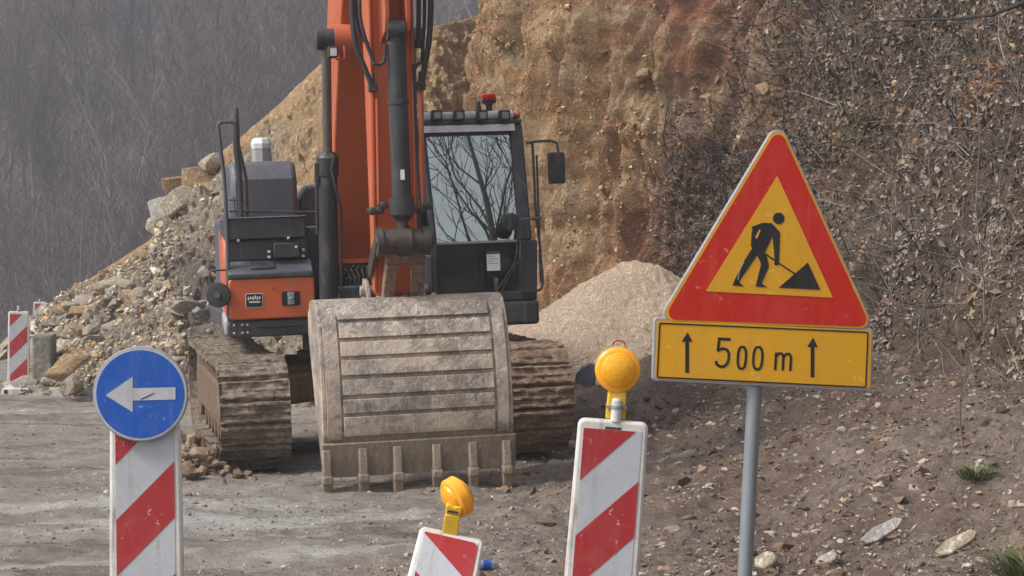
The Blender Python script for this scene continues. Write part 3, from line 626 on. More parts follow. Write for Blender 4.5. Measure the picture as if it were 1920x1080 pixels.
# rubble between the boulders
n = 17000; ui = rs.rand(n) ** 1.3 * 459; ti = rs.rand(n) * 185; kp = rs.rand(n) < np.clip(1 - .85 * och[ui.astype(int), ti.astype(int)] - .72 * grey[ui.astype(int), ti.astype(int)], .05, 1) * (1 - .55 * sm(110, 190, ui)); ui, ti = ui[kp], ti[kp]; n = len(ui); gp = Q[ui.astype(int), ti.astype(int)].copy(); gp += rs.normal(0, .015, gp.shape)
s = np.clip(rs.lognormal(-3.75, .65, n), .010, .13) * (1 - .6 * sm(160, 260, ui)); stones('rubble', gp, s, [srgb(196, 182, 160), srgb(176, 160, 140), srgb(150, 132, 112), srgb(186, 154, 112), srgb(212, 202, 186)], 'broken stone and gravel covering the embankment slope', 'rubble', rs, .85)
# nodules in the cut face and clods on the bank
def bank_idx(n, rs, k0, k1, t0=.0, t1=7.0, pw=1.0):
    i = np.searchsorted(TK, rs.uniform(k0, k1, n)); j = np.searchsorted(tt, t0 + (t1 - t0) * rs.rand(n) ** pw); return np.clip(i, 0, len(TK) - 2), np.clip(j, 0, len(tt) - 2)
def bank_pos(i, j, rs):
    a_, b_ = rs.rand(len(i))[:, None], rs.rand(len(i))[:, None]; G = np.stack([BX, BY, BZ], -1)
    return (G[i, j] * (1 - a_) + G[i + 1, j] * a_) * (1 - b_) + (G[i, j + 1] * (1 - a_) + G[i + 1, j + 1] * a_) * b_
i, j = bank_idx(14000, rs, 3.8, 8.0); P = bank_pos(i, j, rs); k = fbm(P[:, 0], P[:, 1], P[:, 2], 3) > -.15; P = P[k]; s = np.clip(rs.lognormal(-4.2, .5, len(P)), .006, .07)
stones('cut_face_stones', P, s, [srgb(186, 152, 110), srgb(164, 128, 90), srgb(204, 180, 142), srgb(144, 104, 74), srgb(158, 124, 96)], 'small stones stuck in the bare earth of the cut', 'stones', rs, 1)
i, j = bank_idx(3500, rs, 7.4, 11.6, 0, 5, 1.6); P = bank_pos(i, j, rs); s = np.clip(rs.lognormal(-3.7, .5, len(P)), .01, .09)
stones('bank_stones', P, s, [srgb(120, 102, 90), srgb(98, 78, 66), srgb(150, 136, 122), srgb(130, 96, 74)], 'stones and clods lying among the leaves of the bank', 'stones', rs, 1)

# ------------------------------------------------------------------ leaf litter, twigs, dry grass
lm = NM('dry_leaf_by_own_colour', .75); lm.color(lm.attr('Col', True)); LEAFM = lm.m
def leaves(name, P, s, N, rs, pal, label, cat='leaves'):
    n = len(P); a = rs.normal(size=(n, 3)) * .75 + N; a /= np.linalg.norm(a, axis=1)[:, None]; u = np.cross(a, rs.normal(size=(n, 3))); u /= np.linalg.norm(u, axis=1)[:, None]; w = np.cross(a, u)
    s = s[:, None]; fold = rs.uniform(-.1, .45, n)[:, None] * s * a
    p0 = P - u * s; p1 = P + w * s * .5 + fold; p2 = P + u * s * rs.uniform(.8, 1.2, n)[:, None] + fold * .5; p3 = P - w * s * .5 + fold; p4 = P
    V = np.stack([p0, p1, p2, p3, p4], 1).reshape(-1, 3) + np.repeat(a * s * .3, 5, 0)
    b = (np.arange(n) * 5)[:, None]; F = np.concatenate([b + [0, 3, 4], b + [0, 4, 1], b + [4, 3, 2], b + [4, 2, 1]], 0)
    c = np.array(pal)[rs.randint(0, len(pal), n)] * rs.uniform(.6, 1.15, n)[:, None]
    f1 = fbm(P[:, 0] * .7, P[:, 1] * .7, P[:, 2] * .7, 3)[:, None]; f2 = fbm(P[:, 0] * .9 + 40, P[:, 1] * .9, P[:, 2] * .9, 3)[:, None]
    c = c * (1 + .75 * f1) * (1 + f2 * np.array([[.35, .12, -.35]])); f3 = sm(.12, .5, fbm(P[:, 0] * .8 + 80, P[:, 1] * .8, P[:, 2] * .8, 3))[:, None]; c = c * (1 - f3 * np.array([[.25, .08, .35]]))
    c = np.clip(c, .01, .30)
    return tag(mesh_np(name, V, F, LEAFM, False, np.repeat(c, 5, 0)), label, cat, kind='stuff')
LP = [srgb(140, 118, 106), srgb(154, 136, 126), srgb(132, 112, 108), srgb(118, 94, 80), srgb(164, 146, 134), srgb(144, 126, 122), srgb(112, 96, 90), srgb(132, 120, 98), srgb(122, 102, 94)]
i, j = bank_idx(150000, rs, 6.5, 11.8, 0, 7.3); m_ = 1 - cliffm[i, j]; k = rs.rand(len(i)) < m_ * .95; i, j = i[k], j[k]; P = bank_pos(i, j, rs)
k = (fbm(P[:, 0] * .9, P[:, 1] * .9, P[:, 2] * .9, 3) + rs.normal(0, .2, len(P))) > -.12; i, j, P = i[k], j[k], P[k]
N = np.stack([nx[i, j] * 1.0, ny[i, j], nz[i % nz.shape[0], j]], 1)
leaves('leaf_litter', P, np.clip(rs.lognormal(-3.85, .5, len(P)), .010, .065), N, rs, LP, 'brown and grey fallen leaves covering the bank')
# rusty oak leaves on patches
PR = []
for (px, py, Y, sp) in [(1690, 60, 22, .5), (1700, 130, 21.5, .45), (1470, 200, 23, .5), (1640, 150, 22, .3), (1860, 90, 19.5, .5), (1780, 60, 21, .4), (1560, 230, 22.5, .4)]:
    c0 = at(px, py, Y); d2 = (BX[:, :len(tt)] - c0.x) ** 2 * 1 + (BY[:, :len(tt)] - c0.y) ** 2 * .3 + (BZ[:, :len(tt)] - c0.z) ** 2; ii, jj = np.unravel_index(np.argsort(d2.ravel())[:900], d2.shape); k = rs.rand(len(ii)) < .14
    PR.append(np.stack([BX[ii[k], jj[k]], BY[ii[k], jj[k]], BZ[ii[k], jj[k]]], 1) + rs.normal(0, .05, (k.sum(), 3)) + [0, -.08, .05])
PR = np.concatenate(PR); leaves('oak_leaves', PR, rs.uniform(.025, .05, len(PR)), np.tile([[-.3, -.8, .5]], (len(PR), 1)), rs, [srgb(138, 98, 68), srgb(118, 84, 60), srgb(150, 116, 84)], 'rust brown oak leaves still on the shoots high on the bank')
n = 5200; y = rs.uniform(12, 24, n); x = rs.uniform(.2, 4.8, n) ; k = rs.rand(n) < sm(0, 3.5, x); x, y = x[k], y[k]; P = np.stack([x, y, ground_full(x, y) + .015], 1)
leaves('fallen_leaves', P, rs.uniform(.010, .036, len(P)), np.tile([[0, 0, 1.]], (len(P), 1)), rs, LP, 'scattered dead leaves on the ground below the bank')
def twigs(name, P, D, L, r, rs, pal, label, cat, bend=.35, seg=4):
    n = len(P); D = D / np.linalg.norm(D, axis=1)[:, None]; side = np.cross(D, rs.normal(size=(n, 3))); side /= np.linalg.norm(side, axis=1)[:, None]; b2 = np.cross(D, side)
    rings = []
    for k in range(seg + 1):
        t = k / seg; c = P + D * (L * t)[:, None] + side * (L * bend * t * t)[:, None] * rs.uniform(.3, 1, n)[:, None] * 1.0 + rs.normal(0, .02, (n, 3)) * (L * t)[:, None]
        rad = (r * (1 - .75 * t))[:, None]
        rings.append(np.stack([c + side * rad, c + (b2 * .87 - side * .5) * rad, c + (-b2 * .87 - side * .5) * rad], 1))
    V = np.stack(rings, 1).reshape(-1, 3); b = (np.arange(n) * 3 * (seg + 1))[:, None]; F = []
    for k in range(seg):
        for e in range(3): F.append(b + [k * 3 + e, k * 3 + (e + 1) % 3, (k + 1) * 3 + (e + 1) % 3, (k + 1) * 3 + e])
    c = np.array(pal)[rs.randint(0, len(pal), n)] * rs.uniform(.7, 1.2, n)[:, None]
    return tag(mesh_np(name, V, np.concatenate(F, 0), LEAFM, False, np.repeat(c, 3 * (seg + 1), 0)), label, cat, kind='stuff')
TWP = [srgb(116, 106, 100), srgb(92, 82, 78), srgb(146, 136, 128), srgb(108, 94, 82)]
i, j = bank_idx(5200, rs, 6.7, 11.8, 0, 7.3); k = rs.rand(len(i)) < (1 - cliffm[i, j]) * .9 + .06; i, j = i[k], j[k]; P = bank_pos(i, j, rs)
D = rs.normal(size=(len(P), 3)) * .9 + np.stack([nx[i, j], ny[i, j], nz[i % nz.shape[0], j]], 1) * .6 + [0, 0, .5]
twigs('brush_twigs', P, D, rs.uniform(.12, .75, len(P)), rs.uniform(.0025, .007, len(P)), rs, TWP, 'tangle of thin bare twigs over the bank', 'brush')
# darker brush band along the edge of the bare cut
i, j = bank_idx(8500, rs, 6.4, 8.6, .6, 7.3); k = rs.rand(len(i)) < sm(.0, .5, cliffm[i, j]) * sm(1.02, .4, cliffm[i, j]) + .25 * (1 - cliffm[i, j]); i, j = i[k], j[k]; P = bank_pos(i, j, rs)
D = rs.normal(size=(len(P), 3)) + [-.3, -.5, -.1]; twigs('dark_brush', P, D, rs.uniform(.15, .7, len(P)), rs.uniform(.004, .009, len(P)), rs, [srgb(58, 50, 50), srgb(74, 64, 62), srgb(46, 40, 38)], 'dark tangled roots and brush along the edge of the bare cut', 'brush', .6)
i, j = bank_idx(7000, rs, 8.2, 11.8, 0, 6.5); P = bank_pos(i, j, rs); k = fbm(P[:, 0] * .8 + 9, P[:, 1] * .8, P[:, 2] * .8, 2) > .12; P = P[k]; D = rs.normal(size=(len(P), 3)) * .45 + [-.35, -.35, .8]
twigs('dry_grass', P, D, rs.uniform(.1, .35, len(P)), rs.uniform(.0015, .003, len(P)), rs, [srgb(140, 130, 96), srgb(122, 112, 80), srgb(156, 146, 116)], 'thin tufts of dry grass on the bank', 'grass', .5)
# tall thin saplings in front of the bank, each a thing
for q, (px, py, Y, L_, lean) in enumerate([(1665, 420, 17.5, 1.9, .12), (1840, 420, 16.2, 2.0, -.05), (1800, 700, 14.6, 1.2, .25), (1610, 120, 21, 1.6, -.3), (1880, 230, 17, 1.7, .2), (1545, 560, 17.6, 1.2, -.15)]):
    b = at(px, py + 60, Y); mb = MB(); pts = [b + Vector((lean * L_ * t * t + .03 * math.sin(t * 9 + q), -.05 * t, L_ * (t - .25))) for t in np.linspace(0, 1, 8)]
    mb.tube([tuple(p - b) for p in pts], [.007 * (1 - .7 * t) for t in np.linspace(0, 1, 8)], 5)
    for k in range(5):
        t = rr.uniform(.3, .9); p = pts[int(t * 7)] - b; mb.tube([tuple(p), tuple(p + Vector((rr.uniform(-.3, .3), rr.uniform(-.2, .2), rr.uniform(.1, .35))))], [.005, .002], 4)
    o = mb.build('sapling', BARK); o.location = b
    tag(o, ['thin grey sapling on the bank just right of the triangular sign', 'thin upright sapling near the right edge of the photo', 'low leaning sapling at the lower right of the bank', 'slender leaning shoot high on the bank above the triangular sign', 'curved dark sapling at the top right of the bank', 'short shoot close to the right slope of the triangular sign'][q], 'sapling')
br = MB(); br.tube([at(1925, 2, 18.0), at(1860, 28, 18.3), at(1780, 36, 18.8), at(1690, 38, 19.2), at(1600, 42, 19.6)], [.02, .016, .013, .01, .006], 6)
o = br.build('fallen_branch', DBARK); tag(o, 'long thin dark branch lying across the top right of the bank', 'branch')
def tuft(px, py, Y, n, h, w, label, seed):
    rg = random.Random(seed); root = empty('green_plant', hit(px, py)); V = []; F = []; C = []
    for i in range(n):
        az = rg.uniform(0, 6.28); r = rg.uniform(0, w * .35); b = Vector((math.cos(az) * r, math.sin(az) * r, 0)); L_ = h * rg.uniform(.5, 1); o_ = Vector((math.cos(az), math.sin(az), 0)); sd = Vector((-o_.y, o_.x, 0)) * rg.uniform(.002, .005); k = len(V)
        V += [b + sd, b - sd, b + o_ * w * .25 + Vector((0, 0, L_ * .6)) + sd, b + o_ * w * .25 + Vector((0, 0, L_ * .6)) - sd, b + o_ * w * .6 + Vector((0, 0, L_ * .85))]
        F += [(k, k + 1, k + 3), (k, k + 3, k + 2), (k + 2, k + 3, k + 4)]; c = rg.choice([srgb(82, 92, 50), srgb(96, 104, 60), srgb(122, 126, 80), srgb(70, 78, 44)]); C += [c] * 5
    o = mesh_np('foliage', [tuple(v) for v in V], F, LEAFM, False, np.array(C), parent=root)
    tag(root, label, 'plant')
tuft(1826, 900, 15.0, 150, .14, .24, 'small dark green plant growing on the bare soil of the lower bank', 1)
tuft(1932, 1095, 12.9, 420, .26, .42, 'bright green grass tuft at the bottom right corner', 2)
nn_ = 1400; an = rs.uniform(3.0, 5.6, nn_); rd_ = rs.normal(2.15, .16, nn_); px1 = 1.46 + np.cos(an) * rd_; py1 = 24.6 + np.sin(an) * rd_
stones('pile_foot_stones', np.stack([px1, py1, ground_full(px1, py1) + .03], 1), np.clip(rs.lognormal(-3.9, .5, nn_), .01, .07), [srgb(190, 168, 144), srgb(168, 144, 120), srgb(150, 126, 104)], 'coarser stones rolled to the foot of the gravel pile', 'stones', rs)
# notable stones on the right
boulder('boulder', hit(1346, 756), (.10, .05, .045), 'g', 'white stone on the dark soil right of the warning lamp')
boulder('boulder', at(1430, 170, 24.0), (.16, .12, .17), 'o', 'smooth orange brown boulder embedded high in the leafy bank')
boulder('boulder', at(1322, 182, 24.6), (.11, .1, .06), 'o', 'flat orange rock in the brush left of the smooth boulder')
boulder('boulder', at(1205, 140, 26.4), (.15, .14, .14), 'o', 'reddish boulder protruding from the bare earth cut')
def slab(px, py, Y, L_, w, t, rz, tilt, mat, label):
    p = hit(px, py) + Vector((0, 0, L_ * .16)); mb = MB(); mb.prism([(-L_ / 2, -w * .2), (-L_ * .2, -w / 2), (L_ * .3, -w * .45), (L_ / 2, -w * .1), (L_ * .42, w * .3), (-L_ * .1, w / 2), (-L_ * .45, w * .2)], 'z', -t / 2, t / 2)
    o = mb.build('stone_slab', mat, bevel=t * .25); o.location = p; o.rotation_euler = (tilt, -.45, rz); return tag(o, label, 'stone slab')
slab(1652, 1012, 13.5, .34, .10, .03, .35, .7, ROCKG, 'thin light grey stone slab lying on the soil right of the sign pole')
slab(1792, 1035, 13.2, .32, .10, .035, .3, .7, ROCK, 'pale pointed stone slab at the lower right among clods')
slab(1435, 1062, 13.0, .17, .13, .06, .8, .3, ROCK, 'buff flat stone beside the foot of the sign pole')
slab(1550, 1058, 13.0, .16, .1, .05, .3, .4, ROCKG, 'greyish flat stone near the bottom edge right of the sign pole')

# ------------------------------------------------------------------ EXCAVATOR
EO = (-1.42, 20.47, .05); ER = (0, R_(-2), R_(12)); EF = Frame(EO, ER); L = EF.L; P3 = EF.P
ex = empty('excavator', EO, ER); tag(ex, 'orange tracked excavator with raised boom, black cab and mud caked bucket resting on the road', 'excavator')
CX = -.07
def path_track():
    """closed side path of the track: list of (y, z, ny, nz) every shoe pitch"""
    yf, zf, rf = -1.76, .475, .42; yr, zr, rr_ = 1.80, .475, .41; pts = []
    def arc(cy, cz, r, a0, a1, n):
        for k in range(n): a = a0 + (a1 - a0) * k / n; pts.append((cy + r * math.cos(a), cz + r * math.sin(a)))
    arc(yf, zf, rf, math.pi * .5, math.pi * 1.42, 60)
    for k in range(60): t = k / 60; pts.append((-1.86 + .0 + (yr + 1.86) * t if t > 0 else -1.86, .045 + .0 * t))
    arc(yr, zr, rr_, -math.pi * .5, math.pi * .5, 60)
    for k in range(60): t = k / 60; pts.append((yr + (yf - yr) * t, zr + rr_ + (zf + rf - zr - rr_) * t - .035 * math.sin(math.pi * t) * 1))
    P_ = np.array(pts); d = np.linalg.norm(np.roll(P_, -1, 0) - P_, axis=1); s_ = np.concatenate([[0], np.cumsum(d)]); tot = s_[-1]; n = round(tot / .19); out = []
    Pc = np.vstack([P_, P_[:1]])
    for k in range(n):
        q = (k + .35) * tot / n; y = np.interp(q, s_, Pc[:, 0]); z = np.interp(q, s_, Pc[:, 1]); y2 = np.interp((q + .02) % tot, s_, Pc[:, 0]); z2 = np.interp((q + .02) % tot, s_, Pc[:, 1]); tx, tz = y2 - y, z2 - z; l = math.hypot(tx, tz) or 1
        out.append((y, z, tx / l, tz / l))
    return out
TRK = path_track(); cyc, czc = 0., .475
def make_track(sx, mat, seed):
    # shoe cross-section in (s, n): three grousers
    prof = [(-.093, -.015), (-.093, .008), (-.088, .014), (-.083, .040), (-.066, .047), (-.050, .036), (-.020, .032), (-.008, .040), (.008, .041), (.022, .031), (.050, .034), (.064, .046), (.080, .040), (.085, .010), (.093, .004), (.093, -.015)]
    nX = 26; xs = np.linspace(sx - .3, sx + .3, nX); V = []; F = []; m = len(prof); rg = np.random.RandomState(seed)
    for (y, z, tx, tz) in TRK:
        nyy, nzz = -tz * -1, -tx; # outward normal chosen below
        cxx, cz2 = y - cyc, z - czc
        n1 = (-tz, tx)
        if n1[0] * (cxx * .3) + n1[1] * cz2 < 0 and abs(cxx) < 1.7 or (abs(cxx) >= 1.7 and n1[0] * (y - math.copysign(1.75, y)) + n1[1] * cz2 < 0): n1 = (tz, -tx)
        base = len(V); jit = rg.uniform(-.008, .008)
        for x in xs:
            for (s_, n_) in prof: V.append((x, y + tx * s_ + n1[0] * (n_ + jit), z + tz * s_ + n1[1] * (n_ + jit)))
        for i in range(nX - 1):
            for k in range(m): a_, b_ = base + i * m + k, base + i * m + (k + 1) % m; F.append((a_, b_, b_ + m, a_ + m))
        for i in (0, nX - 1):
            r_ = [base + i * m + k for k in range(m)]
            for k in range(0, m // 2 - 1): F.append((r_[k], r_[k + 1], r_[m - 2 - k], r_[m - 1 - k]))
    V = np.array(V); f = fbm(V[:, 0] * 6, V[:, 1] * 14, V[:, 2] * 14, 3, .6); g = fbm(V[:, 0] * 22, V[:, 1] * 30, V[:, 2] * 30, 2)
    dy, dz = V[:, 1] - np.clip(V[:, 1], -1.6, 1.6), V[:, 2] - .475; l = np.hypot(dy, dz) + .01; amp = .030 * f + .014 * g
    V[:, 1] += dy / l * amp; V[:, 2] += dz / l * amp; V[:, 0] += np.where(np.abs(V[:, 0] - sx) > .28, .012 * g, 0)
    o = mesh_np('track', V, F, mat, False, parent=ex)
    t = MB(); t.box(sx - .24, sx + .24, -1.35, 1.4, .28, .68); t.prism([(-1.75, .36), (-1.2, .36), (-1.2, .6), (-1.75, .56)], 'x', sx - .27, sx + .27); t.build('track_frame', CLOD, o, bevel=.03)
    t = MB(); t.lathe((sx - .2, -1.76, .475), (1, 0, 0), [(0, .16), (.0, .33), (.04, .37), (.36, .37), (.40, .33), (.40, .16)], 28); t.build('idler', CLOD, o)
    t = MB(); t.lathe((sx - .22, 1.8, .475), (1, 0, 0), [(0, .2), (0, .34), (.1, .36), (.34, .36), (.44, .3), (.44, .1)], 24); t.build('sprocket', CLOD, o)
    for k in range(7):
        y = -1.25 + k * .42; t = MB(); t.lathe((sx - .2, y, .17), (1, 0, 0), [(0, .09), (.05, .1), (.35, .1), (.4, .09)], 16); t.build('roller', CLOD, o)
    for y in (-.6, .6): t = MB(); t.lathe((sx - .1, y, .77), (1, 0, 0), [(0, .06), (.05, .075), (.2, .06)], 14); t.build('carrier_roller', CLOD, o)
    return o
TL = make_track(-1.225, MUD, 1); TR = make_track(1.255, MUDR, 2)
t = MB(); t.box(-.95, .95, -.75, .75, .5, .78); t.prism([(-.55, -.9), (.55, -.9), (.95, -1.25), (.95, -.7), (-.95, -.7), (-.95, -1.25)], 'z', .45, .72); t.prism([(-.55, .9), (.55, .9), (.95, 1.25), (.95, .7), (-.95, .7), (-.95, 1.25)], 'z', .45, .72)
t.build('chassis', CLOD, ex, bevel=.03)
t = MB(); t.lathe((0, 0, .75), (0, 0, 1), [(0, .62), (.1, .62), (.12, .56), (.33, .56)], 32); t.build('swing_bearing', PIN, ex)
# upper frame
t = MB(); t.box(-1.28, 1.30, -.95, 2.1, 1.09, 1.24); t.box(-.52, .45, -1.12, -.9, 1.05, 1.5); uf = t.build('upper_frame', BLACKP, ex, bevel=.02)
x0, x1 = L(432, 600, -1.2)[0], L(592, 590, -1.2)[0]
# lower front skirt (rounded lower left corner)
t = MB(); t.prism(rpoly([(-1.355, 1.08), (x1 + .01, 1.08), (x1 + .01, 1.232), (-1.355, 1.232)], .05), 'y', -1.19, -.7); fs = t.build('front_skirt', BLACKP, ex, bevel=.012)
t = MB(); t.box(-1.10, x1 - .02, -1.205, -1.19, 1.165, 1.215); t.build('skirt_plate', BLACKP, fs, bevel=.004)
for k in range(2):
    for q in range(3):
        t = MB(); t.cyl((-1.30 + q * .045 + (.03 if q else 0), -1.20, 1.195 - k * .07), (-1.30 + q * .045 + (.03 if q else 0), -1.188, 1.195 - k * .07), .010, seg=10); t.build('bolt', LIGHTGREY, fs)
# orange front cover
t = MB(); t.prism(rrect(-1.335, x1, 1.238, 1.605, .035), 'y', -1.22, -.75)
oc = t.build('front_cover', ORANGE, ex, bevel=.015)
bx0, bz1 = L(461, 552, -1.22); bx1, bz0 = L(492, 575, -1.22)
t = MB(); t.prism(rrect(bx0 - .006, bx1 + .006, bz0 - .006, bz1 + .006, .012, 3), 'y', -1.2235, -1.219); b_ = t.build('badge', LIGHTGREY, oc)
t = MB(); t.prism(rrect(bx0, bx1, bz0, bz1, .01, 3), 'y', -1.2265, -1.2236)
t.build('badge_face', BLACKF, oc)
t = MB(); bw = bx1 - bx0
for q in range(6): t.box(bx0 + bw * (.10 + .14 * q), bx0 + bw * (.19 + .14 * q), -1.229, -1.2266, bz1 - .052 + .006 * (q % 2), bz1 - .022 + .01 * (q == 3))
t.box(bx0 + bw * .18, bx0 + bw * .86, -1.229, -1.2266, bz1 - .078, bz1 - .064); t.build('badge_lettering', LIGHTGREY, oc)
gx0, gz1 = L(528, 547, -1.22); gx1, gz0 = L(563, 572, -1.22)
t = MB(); t.prism(rrect(gx0, gx1, gz0, gz1, .012, 3), 'y', -1.2245, -1.219); gv = t.build('grille_opening', BLACKF, oc)
t = MB(); t.box((gx0 + gx1) / 2 - .03, (gx0 + gx1) / 2 + .03, -1.245, -1.2248, gz0 + .008, gz1 - .008); t.cyl(((gx0 + gx1) / 2, -1.26, (gz0 + gz1) / 2), ((gx0 + gx1) / 2, -1.2455, (gz0 + gz1) / 2), .014); t.build('latch', GALV, oc, bevel=.006)
q = L(510, 537, -1.22); t = MB(); t.cyl((q[0], -1.232, q[1]), (q[0], -1.2195, q[1]), .014); t.build('bolt', ORANGE2, oc)
# sloping step plate above the orange cover
t = MB(); t.prism([(-1.22, 1.61), (-1.22, 1.655), (-1.08, 1.76), (-.7, 1.76), (-.7, 1.61)], 'x', -1.33, x1 - .01); sp = t.build('step_plate', GREYP, ex, bevel=.012)
t = MB(); t.box(-1.33, x1 - .02, -1.232, -1.2205, 1.612, 1.638); t.build('step_edge', BLACKP, sp)
hx0 = L(468, 500, -1.12)[0]; t = MB(); t.prism([(-1.19, 1.69), (-1.19, 1.70), (-1.12, 1.75), (-1.11, 1.74)], 'x', hx0, hx0 + .22); t.build('step_handle', BLACKP, sp, bevel=.004)
# tool box: recess, upper door, handle
t = MB(); t.box(-1.32, x1 - .03, -1.06, -.45, 1.765, 1.95); tb = t.build('tool_box', BLACKP, ex, bevel=.01)
t = MB(); t.box(-1.335, x1 - .05, -1.12, -.45, 1.955, 2.145); t.build('tool_box_door', BLACKP, tb, bevel=.012)
t = MB(); t.box(-1.33, x1 - .05, -1.14, -1.05, 2.147, 2.156); t.build('door_lip', GALV, tb)
q0 = L(512, 456, -1.1); q1 = L(562, 482, -1.1); t = MB(); t.box(q0[0], q1[0], -1.15, -1.062, q1[1], q0[1]); t.build('latch_box', BLACKP, tb, bevel=.01)
for px, py in ((555, 463), (447, 451), (541, 446), (505, 472), (505, 482), (569, 468), (569, 480)):
    q = L(px, py, -1.13); t = MB(); t.box(q[0] - .011, q[0] + .011, -1.156 if 500 < px < 565 and py < 470 and px == 555 else -1.13, -1.06, q[1] - .011, q[1] + .011); t.build('bolt', LIGHTGREY, tb, bevel=.003)
# side body and counterweight (image left side)
t = MB(); sv = [(-1.0, 1.25), (1.9, 1.25), (1.9, 2.05), (-.6, 2.05), (-.92, 1.95), (-1.0, 1.8)]
t._faces([Vector((-1.36 + .06 * (a_ + 1), a_, b_)) for a_, b_ in sv] + [Vector((-1.15 + .03 * (a_ + 1), a_, b_)) for a_, b_ in sv], [(0, 1, 2, 3, 4, 5), (11, 10, 9, 8, 7, 6)] + [(i, i + 6, (i + 1) % 6 + 6, (i + 1) % 6) for i in range(6)])
t.build('side_panel', ORANGE2, ex, bevel=.05)
t = MB(); t.prism([(-1.375, -1.1), (-1.19, 2.0), (-1.0, 2.0), (-1.2, -1.1)], 'z', 1.09, 1.245); t.build('side_skirt', SKIRT, ex, bevel=.03)
t = MB(); t.prism([(-1.19, 1.9), (-1.08, 2.35), (-.85, 2.65), (0, 2.78), (.95, 2.68), (1.28, 2.35), (1.32, 1.9)], 'z', 1.02, 2.08); t.build('counterweight', ORANGE2, ex, bevel=.07)
t = MB(); t.box(-1.22, .35, .75, 1.95, 1.24, 2.14); t.box(.4, 1.3, .6, 1.9, 1.24, 2.05); t.build('engine_hood', GREYP, ex, bevel=.05)
t = MB(); t.box(-.55, .42, -.3, .76, 1.24, 1.72); t.build('deck', GREYP, ex, bevel=.03)
# tall black box with chamfered top
v = -.2; a0 = L(434, 400, v); a1 = L(556, 300, v); tx0, tx1, tz = a0[0], a1[0], a1[1]
t = MB(); t.prism([(v, 2.0), (v, tz - .17), (v + .14, tz), (v + .75, tz), (v + .75, 2.0)], 'x', tx0, tx1); t.box(tx0, tx1, v, .75, 1.7, 2.001)
t.build('intake_box', GREYP, ex, bevel=.05)
v = .9; a0 = L(472, 300, v); a1 = L(508, 258, v); zc = L(488, 279, v)[1]
t = MB(); t.lathe(((a0[0] + a1[0]) / 2, v, 2.0), (0, 0, 1), [(0, .10), (zc - 2.0, .095)], 8); exh = t.build('exhaust', SKIRT, ex, smooth=20)
t = MB(); t.lathe(((a0[0] + a1[0]) / 2, v, zc), (0, 0, 1), [(0, .10), (.05, .105), (a1[1] - zc - .01, .085), (a1[1] - zc, .06)], 8); t.build('exhaust_cap', LIGHTGREY, exh, smooth=20)
v = .2; a0 = L(562, 415, v); a1 = L(606, 345, v)
t = MB(); t.prism([(a0[0], 1.9), (a0[0], a1[1] - .16), (a0[0] + .10, a1[1]), (a1[0] + .12, a1[1]), (a1[0] + .12, 1.9)], 'y', v, v + .6); t.build('filter_housing', GREYP, ex, bevel=.03)
t = MB(); t.box(x1 - .03, -.30, -.6, .2, 1.24, 2.05); t.build('inner_bulkhead', BLACKP, ex, bevel=.02)
# handrail
v = -1.16
t = MB(); t.tube([P3(*q, v) for q in [(431, 625), (428, 560), (427, 480), (424, 400), (420, 330), (416, 300), (410, 245), (409, 234), (414, 229), (430, 228), (440, 229)]], .018, 8)
hr = t.build('handrail', GREYP, ex)
v2 = -1.1
t = MB(); t.tube([P3(*q, v2) for q in [(443, 203), (442, 225), (444, 280), (447, 310), (450, 345), (452, 408)]], [.016, .03, .032, .03, .024, .022], 8); t.tube([P3(*q, v2 + .1) for q in [(444, 260), (453, 300), (461, 335), (463, 408)]], .018, 8)
t.build('rail_post', BLACKP, hr)
t = MB(); t.tube([P3(*q, v2 + .05) for q in [(430, 375), (466, 377)]], .007, 6); t.tube([P3(*q, v2 + .05) for q in [(430, 396), (600, 398)]], .012, 6); t.tube([P3(438, 370, v2), P3(440, 400, v2)], .007, 6); t.build('rail_crossbar', BLACKP, hr)
# round mirror on the image left
v = -1.2; c = P3(409, 553, v)
t = MB(); t.lathe(c + Vector((0, -.03, 0)), (-.25, -1, 0), [(-.05, .05), (-.03, .105), (.0, .112), (.02, .105), (.028, .05)], 28); mr = t.build('round_mirror', RUBBER, ex)
t = MB(); t.lathe(c + Vector((-.012, -.06, 0)), (-.25, -1, 0), [(0, .03), (.012, .026)], 16); t.build('mirror_hub', GREYP, mr)
t = MB(); t.tube([P3(409, 545, v), P3(393, 530, v + .04), P3(393, 512, v + .04), P3(397, 507, v + .04), P3(428, 506, v + .04)], .01, 7); t.build('mirror_bracket', BLACKP, mr)
# hoses and valve parts under the boom foot
t = MB()
for k in range(7):
    px = 646 + k * 8; t.tube([P3(px, 556, -1.0), P3(px + 4, 525 - k * 2, -1.0), P3(px - 8 + k * 2, 505, -.8), P3(px + 6, 495, -.45)], .013, 6)
t.tube([P3(612, 530, -1.15), P3(625, 515, -1.1), P3(650, 512, -.9), P3(690, 500, -.6)], .012, 6); t.build('hydraulic_hose', RUBBER, ex)
t = MB(); a0 = L(650, 555, -.85); a1 = L(704, 512, -.85); t.box(a0[0], a1[0] + .15, -.85, -.5, 1.3, a1[1] - .03); t.box(a0[0] + .05, a0[0] + .15, -.95, -.84, 1.3, a1[1] - .08); t.build('valve_block', BLACKP, ex, bevel=.015)
t = MB(); c = P3(628, 553, -1.25); t.lathe(c + Vector((0, 0, -.05)), (0, 0, 1), [(0, .045), (.05, .045), (.07, .03), (.09, .016)], 12); t.build('grease_cap', GALV, ex)

